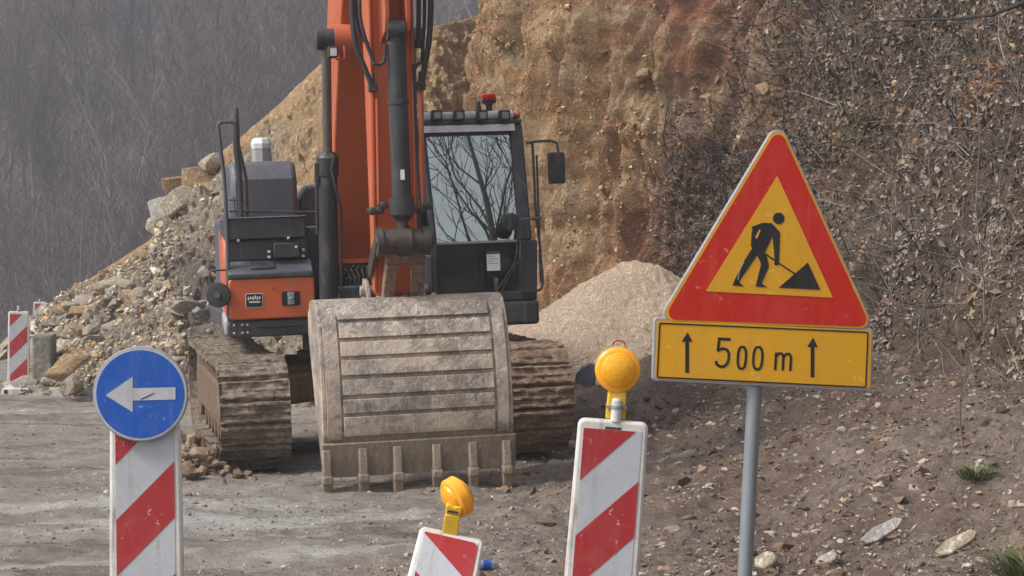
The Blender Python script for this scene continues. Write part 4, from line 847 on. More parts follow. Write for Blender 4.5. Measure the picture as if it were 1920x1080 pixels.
# boom
bfz = L(672, 489, -.55)[1]
prof = [(-.50, bfz), (-.78, 2.35), (-1.10, 2.95), (-1.55, 3.62), (-2.15, 4.3), (-2.95, 5.25), (-3.35, 5.55), (-3.45, 5.75), (-3.3, 5.9), (-2.75, 5.75), (-1.85, 5.15), (-1.15, 4.45), (-.62, 3.6), (-.36, 2.8), (-.16, 2.2), (-.05, bfz - .1), (-.12, bfz - .3), (-.35, bfz - .3)]
t = MB(); t.prism(prof, 'x', CX - .245, CX + .245)
boom = t.build('boom', ORANGE, ex, bevel=.015)
for sx in (-1, 1):
    t = MB(); t.lathe((CX + sx * .15, -.25, bfz - .12), (sx, 0, 0), [(0, .16), (.22, .16)], 20); t.build('boom_pivot_boss', ORANGE2, boom)
    t = MB(); t.lathe((CX + sx * .15, -1.72, 3.68), (sx, 0, 0), [(0, .13), (.16, .13)], 20); t.build('boom_pivot_boss', ORANGE2, boom)
t = MB(); t.box(CX - .275, CX + .275, -.56, -.40, bfz - .02, bfz + .02); t.build('boom_lower_edge', ORANGE2, boom)
# boom cylinders
for sx in (-1, 1):
    x = CX + sx * .375; b0 = Vector((x, -1.22, 1.28)); b1 = Vector((x, -1.74, 3.68)); dd = (b1 - b0).normalized(); up = lambda s_: b0 + dd * s_
    t = MB(); t.lathe(b0, dd, [(0, .085), (1.25, .085), (1.26, .098), (1.42, .098), (1.45, .07), (1.46, .05)], 20); t.lathe(b0 - Vector((.08, 0, 0)), (1, 0, 0), [(0, .1), (.16, .1)], 18); cy = t.build('boom_cylinder', BLACKP, ex)
    t = MB(); t.cyl(up(1.4), up(2.4), .042); t.build('cylinder_rod', CHROME, cy)
    t = MB(); t.lathe(b1 - Vector((.1, 0, 0)), (1, 0, 0), [(0, .07), (.01, .095), (.19, .095), (.2, .07)], 18); t.build('rod_eye', BLACKP, cy)
    if sx == -1:
        t = MB(); t.tube([up(1.43) + Vector((.05, -.1, 0)), up(1.3) + Vector((.02, -.12, 0)), up(1.15) + Vector((.05, -.13, 0)), up(.95) + Vector((.10, -.1, 0)), up(.2) + Vector((.10, -.1, 0))], .012, 6)
        t.lathe(up(1.18) + Vector((-.09, -.02, 0)), dd, [(0, .03), (.18, .03)], 8); t.build('cylinder_pipe', RUBBER, cy)
        t = MB()
        for k in range(26): t.lathe(up(.72 + k * .022) + Vector((-.098, .01, 0)), dd, [(0, .012), (.008, .018), (.016, .012)], 6)
        t.build('hose_spiral', RUBBER, cy)
# work lamp on the boom
c = P3(624, 98, -1.95)
t = MB(); t.prism(rrect(c.x - .042, c.x + .042, c.z - .05, c.z + .05, .015), 'y', -1.99, -1.90); wl = t.build('work_lamp', RUBBER, boom, bevel=.006)
t = MB(); t.prism(rrect(c.x - .028, c.x + .028, c.z - .034, c.z + .034, .008), 'y', -1.996, -1.9895); t.build('lamp_lens', LIGHTGREY, boom)
t = MB(); t.tube([c + Vector((.03, .03, -.06)), c + Vector((.11, .06, -.05)), c + Vector((.11, .06, .06))], .01, 6); t.build('lamp_bracket', ORANGE2, boom)
# arm
AY = lambda z: np.interp(z, [1.4, 2.6, 4.2, 6.2], [-3.10, -3.26, -3.40, -3.5])
ap = [(-3.5, 6.2), (-3.40, 4.2), (-3.26, 2.6), (-3.18, 2.0), (-3.10, 1.50), (-3.02, 1.42), (-2.90, 1.42), (-2.84, 1.52), (-2.84, 2.6), (-2.82, 4.4), (-2.86, 5.2), (-2.66, 5.6), (-2.70, 6.1), (-2.95, 6.45), (-3.3, 6.45)]
xa0 = L(701, 300, -3.35)[0]; xa1 = L(784, 300, -3.35)[0]
t = MB(); t.prism(ap, 'x', xa0 + .02, xa1 - .02); arm = t.build('arm', ORANGE, ex, bevel=.012)
t = MB()
for xx in (xa0, xa1 - .022): t.prism([(a_ - (.012 if a_ < -3 else 0), b_) for a_, b_ in ap[:5]] + [(-3.0, 1.55), (-3.06, 2.6), (-3.2, 4.2), (-3.3, 6.2)], 'x', xx, xx + .022)
t.build('arm_flange', ORANGE2, arm, bevel=.004)
# cylinder bracket on the arm
for px in (721, 761):
    xx = L(px, 30, -3.55)[0]; t = MB(); t.prism([(-3.38, 4.4), (-3.62, 4.2), (-3.70, 3.72), (-3.64, 3.58), (-3.52, 3.55), (-3.38, 3.5)], 'x', xx - .018, xx + .018); t.build('cylinder_bracket', ORANGE2, arm, bevel=.005)
# bucket cylinder
xt = L(742, 60, -3.62)[0]; xb = L(756, 400, -3.5)[0]; c0 = Vector((xt, -3.60, L(742, 55, -3.6)[1])); c1 = Vector((xb, -3.47, L(757, 452, -3.47)[1])); dd = (c1 - c0).normalized(); LT = (c1 - c0).length
t = MB(); t.lathe(c0, dd, [(-.0, .06), (.10, .06), (.11, .077), (LT * .79, .079), (LT * .79 + .001, .10), (LT * .87, .10), (LT * .875, .085), (LT * .9, .06)], 24); t.lathe(c0 - Vector((.07, 0, 0)), (1, 0, 0), [(0, .085), (.14, .085)], 20)
t.lathe(c0, dd, [(.55, .078), (.552, .088), (.585, .088), (.587, .078)], 24); bc = t.build('bucket_cylinder', BLACKP, arm)
t = MB(); t.cyl(c0 + dd * (LT * .88), c1, .045); t.lathe(c1 - Vector((.055, 0, 0)), (1, 0, 0), [(0, .12), (.11, .12)], 20); t.build('piston_rod', PIN, arm)
t = MB(); q = c0 + dd * 1.15; t.box(q.x - .016, q.x + .016, q.y - .083, q.y - .076, q.z - .04, q.z + .04); t.build('sticker', PAPER, arm)
# pipes on both sides of the arm
def pipe(name, pts, r, mat, par): t = MB(); t.tube(pts, r, 8); return t.build(name, mat, par)
for (px, y0, y1, v) in ((700, 170, 385, -3.40), (709, 185, 385, -3.42), (791, 165, 385, -3.38)):
    pipe('steel_pipe', [P3(px - 2, y0, v), P3(px + 1, y1, v + .08)], .022 if px != 709 else .014, ORANGE2, arm)
pipe('steel_pipe', [P3(775, 120, -3.45), P3(782, 300, -3.40), P3(787, 385, -3.34)], .014, BLACKP, arm)
for (px, py) in ((697, 396), (710, 394), (718, 385), (788, 392), (800, 386), (778, 392)):
    c = P3(px, py, -3.36); t = MB(); t.lathe(c + Vector((0, .03, 0)), (0, -1, 0), [(0, .035), (.05, .035), (.055, .02), (.09, .018)], 8); t.lathe(c, (1, 0, -.2), [(-.04, .022), (.04, .022)], 8); t.build('pipe_fitting', PIN, arm)
for (px, py) in ((699, 165), (789, 162)):
    c = P3(px, py, -3.42); t = MB(); t.box(c.x - .035, c.x + .035, c.y - .035, c.y + .035, c.z - .03, c.z + .04); t.tube([c, c + Vector((0, 0, .12))], .018, 8); t.build('pipe_fitting', PIN, arm, bevel=.006)
def hose(pts, v, r=.021): t = MB(); pp = [P3(a_, b_, v) for a_, b_ in pts]; cv, _ = catmull([tuple(p) for p in pp], 6); t.tube([tuple(c) for c in cv] + [tuple(pp[-1])], r, 8); t.build('hose', RUBBER, arm)
hose([(660, -60), (660, 20), (666, 80), (683, 125), (697, 160)], -3.5); hose([(676, -60), (674, 20), (684, 70), (698, 110), (700, 122)], -3.52, .016); hose([(664, -60), (667, 20), (676, 60), (690, 84)], -3.46, .018)
hose([(786, -60), (785, 30), (785, 90)], -3.48, .019); hose([(795, -60), (796, 20), (794, 70), (790, 120)], -3.44, .014); hose([(807, -60), (808, 10), (805, 70), (797, 120), (790, 160)], -3.46, .024)
hose([(700, 118), (706, 121), (716, 119), (721, 108), (722, 82)], -3.62, .014); hose([(778, 128), (785, 119), (796, 118)], -3.5, .014)
# link boss, guide links, bucket link
q0 = P3(706, 452, -3.47); q1 = P3(812, 447, -3.47); xm = c1.x
t = MB(); t.lathe((q0.x, c1.y, c1.z), (1, 0, 0), [(0, .05), (.0, .115), (.045, .115), (.047, .098), (q1.x - q0.x - .09, .098), (q1.x - q0.x - .088, .11), (q1.x - q0.x - .03, .11), (q1.x - q0.x - .028, .06), (q1.x - q0.x, .055)], 26); lk = t.build('link_pin', PIN, ex)
t = MB()
for xx in (xa0 - .028, xa1 + .006): t.prism([(c1.y - .06, c1.z + .0), (c1.y + .03, c1.z + .06), (-3.06, 1.80), (-2.96, 1.70), (-3.02, 1.62), (-3.12, 1.66)], 'x', xx, xx + .024)
t.build('guide_link', PIN, lk, bevel=.006)
h0 = L(722, 520, -3.32)[0]; h1 = L(795, 520, -3.32)[0]; hw = h1 - h0
M_ = Matrix.Translation(Vector((0, c1.y, c1.z))) @ Matrix.Rotation(math.atan2(.32, .48), 4, 'X')
t = MB(); LZ = -.62
outer = [(h0, 0), (h1, 0), (h1, LZ), (h1 - hw * .27, LZ)] 
t.prism([(h0, .04), (h1, .04), (h1, -.20), (h0, -.20)], 'y', -.05, .05, M_); t.prism([(h0, -.201), (h0 + hw * .40, -.201), (h0 + hw * .31, -.28), (h0 + hw * .27, LZ), (h0 - .01, LZ)], 'y', -.05, .05, M_); t.prism([(h1, -.201), (h1 - hw * .40, -.201), (h1 - hw * .31, -.28), (h1 - hw * .27, LZ), (h1 + .01, LZ)], 'y', -.05, .05, M_)
t.build('bucket_link', MUDR, lk, bevel=.012)

# bucket
sh = [(-2.96, 1.39), (-3.02, 1.45), (-3.18, 1.475), (-3.36, 1.455), (-3.49, 1.34), (-3.58, 1.13), (-3.635, .88), (-3.655, .66), (-3.64, .45), (-3.60, .25), (-3.56, .08)]
cv, _ = catmull([(a_, b_, 0) for a_, b_ in sh], 8); sh2 = [(c[0], c[1]) for c in cv] + [sh[-1]]
BXL, BXR = -.795, .675
def shell(z_hi, z_lo, xa, xb, o0, o1, mb, nxs=1):
    """strip of the curved back between two heights (front part), offset outward o0..o1"""
    S_ = [p for p in sh2 if p[0] < -3.1 and z_lo <= p[1] <= z_hi]
    def zi(z):
        F_ = [p for p in sh2 if p[0] < -3.05]; zz = [p[1] for p in F_][::-1]; yy = [p[0] for p in F_][::-1]; return (float(np.interp(z, zz, yy)), z)
    S_ = [zi(z_hi)] + S_ + [zi(z_lo)]; out, inn = [], []
    for i, p in enumerate(S_):
        a_, b_ = S_[max(i - 1, 0)], S_[min(i + 1, len(S_) - 1)]; d_ = Vector((b_[0] - a_[0], b_[1] - a_[1])).normalized(); nn = Vector((d_.y, -d_.x))
        if nn.x > 0: nn = -nn
        out.append((p[0] + nn.x * o1, p[1] + nn.y * o1)); inn.append((p[0] + nn.x * o0, p[1] + nn.y * o0))
    mb.prism(out + inn[::-1], 'x', xa, xb)
bk = MB(); inner = [(a_ + .035 * (1 if a_ > -3.2 else 1.0), b_ - (.035 if a_ > -3.4 else 0)) for a_, b_ in sh2]
bk.prism(sh2 + inner[::-1], 'x', BXL, BXR)
bucket = bk.build('bucket', BUCKET, ex)
mouth = [(-3.50, .08), (-3.2, .55), (-2.98, .95), (-2.86, 1.2), (-2.88, 1.36)]
for xx in (BXL - .03, BXR + .001): t = MB(); t.prism(sh2 + mouth, 'x', xx, xx + .029); t.build('side_plate', BUCKET, bucket, bevel=.004)
t = MB()
for px in (637, 915): pass
zs = [(575, 601), (607, 634), (641, 667), (674, 702), (709, 738), (745, 771), (777, 814)]
xs0, xs1 = -.66, .555
for (ya, yb) in zs:
    za = L(770, ya - 4, -3.55)[1]; zb = L(770, yb - 4, -3.6)[1]; t = MB(); shell(za, zb, xs0, xs1, .001, .026, t); t.build('wear_strip', BUCKETW, bucket, smooth=20, bevel=.004)
zt = 1.36; zb = L(770, 816, -3.62)[1]
for xa, xb in ((BXL + .005, BXL + .115), (BXR - .10, BXR - .005)): t = MB(); shell(zt, zb, xa, xb, .001, .02, t); t.build('wear_plate', BUCKET, bucket, smooth=20, bevel=.004)
t = MB(); zl0 = L(770, 822, -3.62)[1]; shell(zl0, .085, BXL - .045, BXR + .045, .001, .036, t); lip = t.build('cutting_lip', BUCKET, bucket, smooth=20, bevel=.008)
tx_ = [612, 680, 745, 818, 886, 949]
for k, px in enumerate(tx_):
    x = L(px, 880, -3.6)[0]; t = MB()
    t.prism([(-3.685, .07), (-3.68, .18), (-3.655, .31), (-3.62, .31), (-3.60, .07)], 'x', x - .036, x + .036); t.prism([(-3.695, .06), (-3.69, .105), (-3.57, .105), (-3.56, .04), (-3.69, .03)], 'x', x - .043, x + .043)
    t.build('tooth_adapter', BUCKET, bucket, bevel=.012)
    t = MB(); vs = [(x - .042, -3.685, .06), (x + .042, -3.685, .06), (x + .042, -3.58, .06), (x - .042, -3.58, .06), (x - .034, -3.64, -.10), (x + .034, -3.64, -.10), (x + .034, -3.60, -.10), (x - .034, -3.60, -.10)]
    t._faces([Vector(v_) for v_ in vs], [(0, 1, 2, 3), (4, 7, 6, 5), (0, 4, 5, 1), (1, 5, 6, 2), (2, 6, 7, 3), (3, 7, 4, 0)]); t.build('tooth', BUCKET, bucket, bevel=.01)
t = MB()
for xx in (xa0 - .06, xa1 + .03): t.prism([(-3.1, 1.46), (-3.0, 1.60), (-2.85, 1.62), (-2.74, 1.45), (-2.8, 1.34)], 'x', xx, xx + .035)
t.cyl((xa0 - .1, -2.98, 1.52), (xa1 + .1, -2.98, 1.52), .045); t.build('bucket_ear', BUCKET, bucket, bevel=.006)
for px, py in ((713, 556), (813, 553), (760, 556)):
    c = P3(px, py, -3.08); t = MB(); t.lathe(c + Vector((0, 0, -.05)), (0, 0, 1), [(0, .04), (.05, .032), (.07, .012)], 9); t.build('mud_lump', BUCKETW, bucket)

# cab
VF = -1.30
def Lx(px, py, v=VF): return L(px, py, v)
cx0b, cx0t = .50, .47; cx1b, cx1t = 1.46, 1.385; zb0 = L(990, 563, VF)[1]; zsill = L(900, 548, VF)[1]; zsp = L(900, 453, VF)[1]; ztop = 2.93
vt = VF + .26                                   # top of the windscreen leans back
cab = MB()
def post(xb, xt, w, vb, vtp, z0, z1, dv=.1):
    vs = [(xb, vb, z0), (xb + w, vb, z0), (xb + w, vb + dv, z0), (xb, vb + dv, z0), (xt, vtp, z1), (xt + w, vtp, z1), (xt + w, vtp + dv, z1), (xt, vtp + dv, z1)]
    cab._faces([Vector(v_) for v_ in vs], [(0, 3, 2, 1), (4, 5, 6, 7), (0, 1, 5, 4), (1, 2, 6, 5), (2, 3, 7, 6), (3, 0, 4, 7)])
post(cx0b, cx0b, .05, VF, VF, zb0, zsp); post(cx0b, cx0t, .05, VF, vt, zsp, ztop); post(cx1b - .17, cx1b - .15, .17, VF, VF, zb0, zsp, .14); post(cx1b - .15, cx1t - .075, .12, VF, vt, zsp, ztop, .14)
cab.box(cx0b, cx1b, VF, VF + .08, zb0, zsill); cab.box(cx0b, cx1t, .28, .34, zb0, 1.95)
post(cx0b, cx0t, .05, .26, .26, 1.9, ztop, .08); post(cx1b - .08, cx1t - .05, .08, .26, .26, 1.9, ztop, .08); post(cx1b - .05, cx1t - .03, .05, -.45, -.45, zb0, ztop, .08)
cab.box(cx1b - .04, cx1b, VF + .1, .3, zb0, 1.72); cab.box(cx0b, cx0b + .04, VF + .1, .3, zb0, 1.75); cab.box(cx0b, cx1b, VF, .34, 1.24, zb0); cab.box(cx0b + .05, cx1t - .02, VF + .06, .3, 1.3, 1.36)
cabo = cab.build('cab', BLACKP, ex, bevel=.018)
t = MB(); q0 = L(940, 565, VF - .02); q1 = L(1012, 607, VF - .02); t.box(.62, q1[0], VF - .03, VF + .5, q1[1], q0[1] - .004); t.build('cab_step', BLACKP, cabo, bevel=.03)
# roof
t = MB(); t.box(cx0t - .01, cx1t + .03, vt - .04, .36, ztop, ztop + .042); t.build('cab_roof', BLACKP, cabo, bevel=.012)
t = MB(); t.box(cx0t + .01, cx1t - .02, vt - .0, .32, ztop + .043, ztop + .125); t.build('roof_panel', LIGHTGREY, cabo, bevel=.03)
t = MB(); t.box(cx1t - .015, cx1t + .04, vt + .02, .3, ztop + .044, ztop + .12); t.build('roof_edge', ORANGE2, cabo, bevel=.03)
t = MB(); t.prism([(vt - .05, ztop - .005), (vt - .035, ztop + .0), (vt - .055, ztop - .065), (vt - .07, ztop - .065)], 'x', cx0t + .02, cx1t - .04); t.build('sun_visor', LIGHTGREY, cabo)  # light grey colour stands in for sky glare on the visor
for px in (818, 860, 903, 945):
    c = P3(px, 217, vt - .05); t = MB(); t.prism(rrect(c.x - .047, c.x + .047, c.z - .045, c.z + .05, .012), 'y', c.y - .06, c.y + .04); t.box(c.x - .012, c.x + .012, c.y - .03, c.y, c.z - .08, c.z - .04); t.build('roof_lamp', RUBBER, cabo, bevel=.006)
    t = MB(); t.prism(rrect(c.x - .03, c.x + .03, c.z - .026, c.z + .032, .006), 'y', c.y - .0665, c.y - .0605); t.build('lamp_lens', GALV, cabo)
c = P3(917, 205, -.9); zt_ = L(917, 165, -.9)[1]; h_ = zt_ - c.z
t = MB(); t.lathe((c.x, -.9, ztop + .12), (0, 0, 1), [(0, .03), (h_ * .3, .028), (h_ * .42, .065), (h_ * .55, .07)], 18); t.build('beacon_base', RUBBER, cabo)
t = MB(); t.lathe((c.x, -.9, ztop + .12 + h_ * .55), (0, 0, 1), [(0, .062), (.01, .068), (.05, .065), (.06, .05), (.062, .01)], 18); t.build('beacon', REDL, cabo)
t = MB(); t.cyl((L(857, 190, -.8)[0], -.8, ztop + .1), (L(857, 180, -.8)[0], -.8, ztop + .27), .004, seg=5); t.cyl((c.x - .09, -.85, ztop + .1), (c.x - .09, -.85, ztop + .22), .03, .02, 10); t.build('antenna', BLACKP, cabo)
# glass
def pane(name, q, mat, dx=.0, par=None):
    t = MB(); v = [Vector(a_) for a_ in q]; nn = (v[1] - v[0]).cross(v[3] - v[0]).normalized() * .004; t._faces(v + [a_ + nn for a_ in v], [(0, 1, 2, 3), (7, 6, 5, 4), (0, 4, 5, 1), (1, 5, 6, 2), (2, 6, 7, 3), (3, 7, 4, 0)]); return t.build(name, mat, cabo, smooth=0)
pane('windscreen', [(cx0b + .052, VF + .025, zsp), (cx1b - .155, VF + .025, zsp), (cx1t - .08, vt + .025, ztop), (cx0t + .052, vt + .025, ztop)], GLASS_UP)
pane('lower_window', [(cx0b + .052, VF + .03, zsill), (cx1b - .175, VF + .03, zsill), (cx1b - .155, VF + .03, zsp - .012), (cx0b + .052, VF + .03, zsp - .012)], GLASS_LOW)
t = MB(); t.box(cx0b + .045, cx1b - .15, VF + .005, VF + .035, zsp - .014, zsp + .006); t.build('window_divider', SKIRT, cabo)
pane('side_window', [(cx1b - .02, -1.1, 1.74), (cx1b - .02, .2, 1.74), (cx1t - .02, .2, ztop - .02), (cx1t - .02, -.9, ztop - .02)], GLASS_LOW)
pane('side_window', [(cx0b + .02, -1.1, 1.76), (cx0b + .02, .2, 1.76), (cx0t + .02, .2, ztop - .02), (cx0t + .02, -.9, ztop - .02)], GLASS_LOW)
pane('rear_window', [(cx0b + .08, .3, 1.96), (cx1b - .1, .3, 1.96), (cx1t - .06, .3, ztop - .02), (cx0t + .06, .3, ztop - .02)], GLASS_UP)
# interior
t = MB(); t.box(.75, 1.2, -.45, .0, 1.55, 1.72); t.box(.75, 1.2, -.02, .1, 1.7, 2.35); t.box(.85, 1.1, .0, .09, 2.36, 2.55); t.build('seat', SEATM, cabo, bevel=.04)
t = MB(); t.box(.55, .72, -.7, .1, 1.5, 1.85); t.box(1.24, 1.38, -.7, .1, 1.5, 1.85); t.cyl((.64, -.6, 1.85), (.64, -.66, 2.05), .02); t.cyl((1.3, -.6, 1.85), (1.3, -.66, 2.05), .02); t.build('console', SEATM, cabo, bevel=.03)
t = MB()
for px in (893, 905): t.tube([P3(px, 540, -1.05), P3(px - 2, 452, -.95)], .012, 6)
for py in (492, 503, 515, 526): t.tube([P3(835, py, -.8), P3(900, py, -.8)], .01, 6)
t.build('pedal_levers', GREYP, cabo)
a0 = L(912, 472, VF + .02); a1 = L(938, 507, VF + .02); t = MB(); t.box(a0[0], a1[0], VF + .014, VF + .018, a1[1], a0[1] - .025); pn = t.build('notice', PAPER, cabo)
t = MB(); t.box(a0[0], a1[0], VF + .014, VF + .018, a0[1] - .024, a0[1]); t.build('notice_strip', GREYP, cabo)
t = MB()
for k in range(4): t.box(a0[0] + .012, a1[0] - (.02 if k % 2 else .05), VF + .0115, VF + .0135, a0[1] - .045 - k * .022, a0[1] - .039 - k * .022)
t.build('notice_print', SKIRT, cabo)
rg = random.Random(4); t = MB(); c = P3(838, 534, VF + .10)
bm_ = bmesh.new(); bmesh.ops.create_icosphere(bm_, subdivisions=4, radius=1)
for v_ in bm_.verts: p = v_.co; k = fbm(np.array([p.x * 2.2]), np.array([p.y * 2.2]), np.array([p.z * 2.2]), 4, .6)[0]; v_.co = c + Vector((p.x * .095, p.y * .05, p.z * .075 + p.x * -.03)) * (1 + .8 * k)
me = bpy.data.meshes.new('rag'); bm_.to_mesh(me); bm_.free(); me.materials.append(RAG); me.polygons.foreach_set('use_smooth', [True] * len(me.polygons)); o = bpy.data.objects.new('rag', me); COL.objects.link(o); o.parent = ex
o.parent = None; o.location = Vector(EO); o.rotation_euler = ER; tag(o, 'crumpled green cloth lying behind the lower cab window', 'cloth')
# handrail, mirrors, wipers
t = MB(); t.tube([P3(*q, VF + .0) for q in [(998, 268), (1000, 300), (1004, 390), (1012, 460), (1018, 530), (1015, 542), (1006, 545)]], .013, 7); t.tube([P3(*q, VF + .05) for q in [(1006, 290), (1010, 400), (1014, 530)]], .01, 7); t.build('grab_rail', BLACKP, cabo)
t = MB(); t.tube([P3(*q, VF - .02) for q in [(986, 268), (1010, 265), (1034, 264), (1044, 268), (1047, 285), (1047, 315)]], .013, 7); t.build('mirror_arm', BLACKP, cabo)
a0 = L(1027, 286, VF - .04); a1 = L(1060, 344, VF - .04); t = MB(); t.prism(rrect(a0[0], a1[0], a1[1], a0[1], .02), 'y', VF - .06, VF - .01); t.build('side_mirror', RUBBER, cabo, bevel=.012)
c = P3(958, 416, VF - .12); t = MB(); t.lathe(c, (.1, -1, 0), [(-.04, .03), (-.025, .075), (0, .082), (.015, .078), (.02, .03)], 26); t.build('front_mirror', RUBBER, cabo)
t = MB(); t.tube([c, P3(985, 411, VF - .1), P3(1014, 409, VF - .06)], .013, 7); t.build('mirror_arm', GREYP, cabo)
t = MB(); t.tube([P3(*q, VF - .03) for q in [(972, 425), (970, 470), (964, 495), (935, 540), (930, 550)]], .009, 6); t.tube([P3(*q, VF - .03) for q in [(975, 485), (950, 525), (938, 552)]], .009, 6); t.tube([P3(*q, VF - .025) for q in [(985, 425), (985, 490), (975, 530), (970, 545)]], .007, 6); t.build('wiper', RUBBER, cabo)

# mud heap against the left track
rs = np.random.RandomState(31)
n = 420; ax = rs.normal(0, .22, n) - 1.72; ay = rs.normal(0, .6, n) - 1.3; h_ = .22 * np.exp(-((ax + 1.68) / .22) ** 2); Pm = []
Rm = Euler(ER).to_matrix()
for k in range(n): q = Rm @ Vector((ax[k], ay[k], 0)) + Vector(EO); Pm.append((q.x, q.y, float(ground_full(np.array([q.x]), np.array([q.y]))[0]) + rs.rand() * h_[k]))
stones('mud_clods', np.array(Pm), np.clip(rs.lognormal(-3.0, .45, n), .02, .12), [srgb(126, 102, 80), srgb(104, 82, 64), srgb(142, 120, 98)], 'brown mud clods heaped against the left track', 'mud', rs, .9)

# ------------------------------------------------------------------ delineators
def stripes(par, x0, x1, z0, z1, y, sgn, phase, per=.49, ang=1.0, name='red_stripe'):
    rect = [(x0, z0), (x1, z0), (x1, z1), (x0, z1)]
    for k in range(-2, 6):
        c0 = phase + k * per; c1_ = c0 + per / 2     # band: c0 <= z - sgn*ang*x <= c1
        p = clip(rect, sgn * ang, -1, -c0); p = clip(p, -sgn * ang, 1, c1_) if len(p) > 2 else []
        if len(p) > 2:
            t = MB(); t.prism(p, 'y', y - .0015, y); t.build(name, REDF, par)
def delineator(root_loc, rot, label, sgn=1, phase=0., W_=.315, H_=1.10, zb=.14, group=None, ptilt=(0, 0, 0), cap=True):
    root = empty('delineator', root_loc, rot); tag(root, label, 'traffic delineator', group)
    t = MB(); t.prism(rpoly([(-.21, 0), (.21, 0), (.19, .11), (-.19, .11)], .015), 'y', -.38, .38); ft = t.build('foot', WHITEPL, root, bevel=.015)
    for sx in (-1, 1): t = MB(); t.box(sx * .14 - .025, sx * .14 + .025, -.386, -.3805, .03, .09); t.build('foot_slot', RUBBER, ft)
    t = MB(); t.prism(rpoly([(-W_ / 2 - .010, zb), (W_ / 2 + .010, zb), (W_ / 2 - .004, zb + H_), (-W_ / 2 + .004, zb + H_)], .032, 6), 'y', -.022, .022)
    pn = t.build('panel', WHITEPL, root, bevel=.014); pn.rotation_euler = ptilt; pn.location = (0, 0, .0)
    xi = .128; z0 = zb + .05; z1 = zb + H_ - .042
    t = MB(); t.box(-xi, xi, -.0245, -.0225, z0, z1); t.build('reflective_face', WHITEF, pn)
    stripes(pn, -xi, xi, z0, z1, -.0248, sgn, phase)
    t = MB(); t.box(-.035, .035, -.03, .03, .0, zb + .01); t.build('stem', RUBBER, pn)
    if cap: t = MB(); t.lathe((0, 0, zb + H_ - .002), (0, 0, 1), [(0, .026), (.07, .026), (.08, .022), (.085, .01)], 16); t.build('post_cap', SKIRT, pn)
    return root, pn
# mid-distance one on the left, and a far one
p = at(35, 738, 32.0); z = G_(p.x, p.y); r1, _ = delineator((p.x, p.y, z), (0, R_(.5), R_(6)), 'red and white delineator on a pale foot at the left edge by the rubble', 1, .165, W_=.315, H_=1.10)
p = at(75, 640, 55.0); z = at(75, 566, 55).z - 1.24; r2, _ = delineator((p.x, p.y, z), (0, 0, R_(4)), 'small far delineator whose top shows above the rubble heap', 1, .165)
# concrete block behind the mid one
p = at(70, 735, 31.6); t = MB(); t.box(-.16, .13, -.2, .5, 0, .86); o = t.build('concrete_block', CONC, bevel=.03); o.location = (p.x, p.y + .5, G_(p.x, p.y)); o.rotation_euler = (0, 0, R_(6)); tag(o, 'grey concrete block standing behind the delineator at the left edge', 'concrete block')
# near left, with the round blue sign
p = at(277, 1080, 9.3); r3, p3 = delineator((p.x, 9.3, 1.27 - 1.24), (0, R_(-.6), 0), 'large red and white delineator carrying the round blue arrow sign', 1, .198 - .0, cap=False)
r3.rotation_euler = (0, R_(-.3), 0)
F3 = Frame(r3.location, tuple(r3.rotation_euler)); c = F3.P(263, 739, -.07)
def disc(r, y0, y1, mb, seg=64): mb.lathe((c.x, y0, c.z), (0, 1, 0), [(0, r), (y1 - y0, r)], seg); return mb
t = MB(); t.lathe((c.x, -.066, c.z), (0, 1, 0), [(0, .196), (-.006, .204), (0.0, .207), (.022, .207), (.024, .19)][2:], 64)
bs = t.build('round_sign', SKIRT, r3, bevel=.003)
t = MB(); disc(.2005, -.0685, -.0665, t); t.build('sign_rim', WHITEF, bs)
t = MB(); disc(.191, -.0705, -.0687, t); t.build('blue_face', BLUEF, bs)
def q3(px, py): a_ = F3.L(px, py, -.071); return a_
ar = [q3(198, 741), q3(249, 706), q3(249, 728), q3(329, 726), q3(329, 749), q3(249, 751), q3(249, 773)]
t = MB(); t.prism(ar, 'y', -.0725, -.0707); t.build('white_arrow', WHITEF, bs)
t = MB(); t.ribbon([q3(264, 749), q3(275, 744), q3(289, 737)], .0045, -.0738, -.0727); t.build('scratch', BLACKF, bs)
t = MB(); t.box(c.x - .02, c.x + .02, -.043, -.024, c.z - .18, c.z - .05); t.box(c.x - .025, c.x + .025, -.04, .03, c.z - .14, c.z - .11); t.build('sign_clamp', GALV, r3)
# near right, with lamp
def warning_lamp(par, c, face, up, body_h=.12):
    """c centre of lens; face = direction of lens; builds lens, rim, body"""
    face = Vector(face).normalized()
    t = MB(); t.lathe(c, face, [(-.03, .092), (-.022, .099), (.022, .099), (.03, .092), (.034, .078)], 40); rim = t.build('lamp', AMBER_RIM, par)
    for sgn in (1, -1):
        t = MB(); t.lathe(c, face * sgn, [(.028, .079), (.045, .072), (.058, .05), (.064, .02), (.065, .001)], 36); t.build('lens', AMBER, rim)
    return rim
p = at(1125, 1080, 9.3); r4, p4 = delineator((p.x - .035, 9.3, 1.275 - 1.24), (0, R_(4.3), R_(0)), 'tall leaning delineator with round amber lamp, left of the triangular sign', 1, .118, cap=False)
F4 = Frame(r4.location, tuple(r4.rotation_euler)); cl_ = F4.P(1158, 693, .03); lamp = warning_lamp(p4, cl_, (.03, -1, .0), None)
bx = F4.P(1156, 755, .03); ztp = 1.24
t = MB(); t.prism([(bx.x - .043, ztp - .0), (bx.x + .043, ztp - .0), (bx.x + .040, ztp + .125), (bx.x - .040, ztp + .125)], 'y', .01, .075); t.build('lamp_body', YELPL, lamp, bevel=.006)
t = MB(); t.lathe((bx.x + .0, -.01, ztp - .005), (0, 0, 1), [(0, .023), (.06, .023), (.092, .023), (.1, .016)], 16); t.build('lamp_post', WHITEPL, lamp)
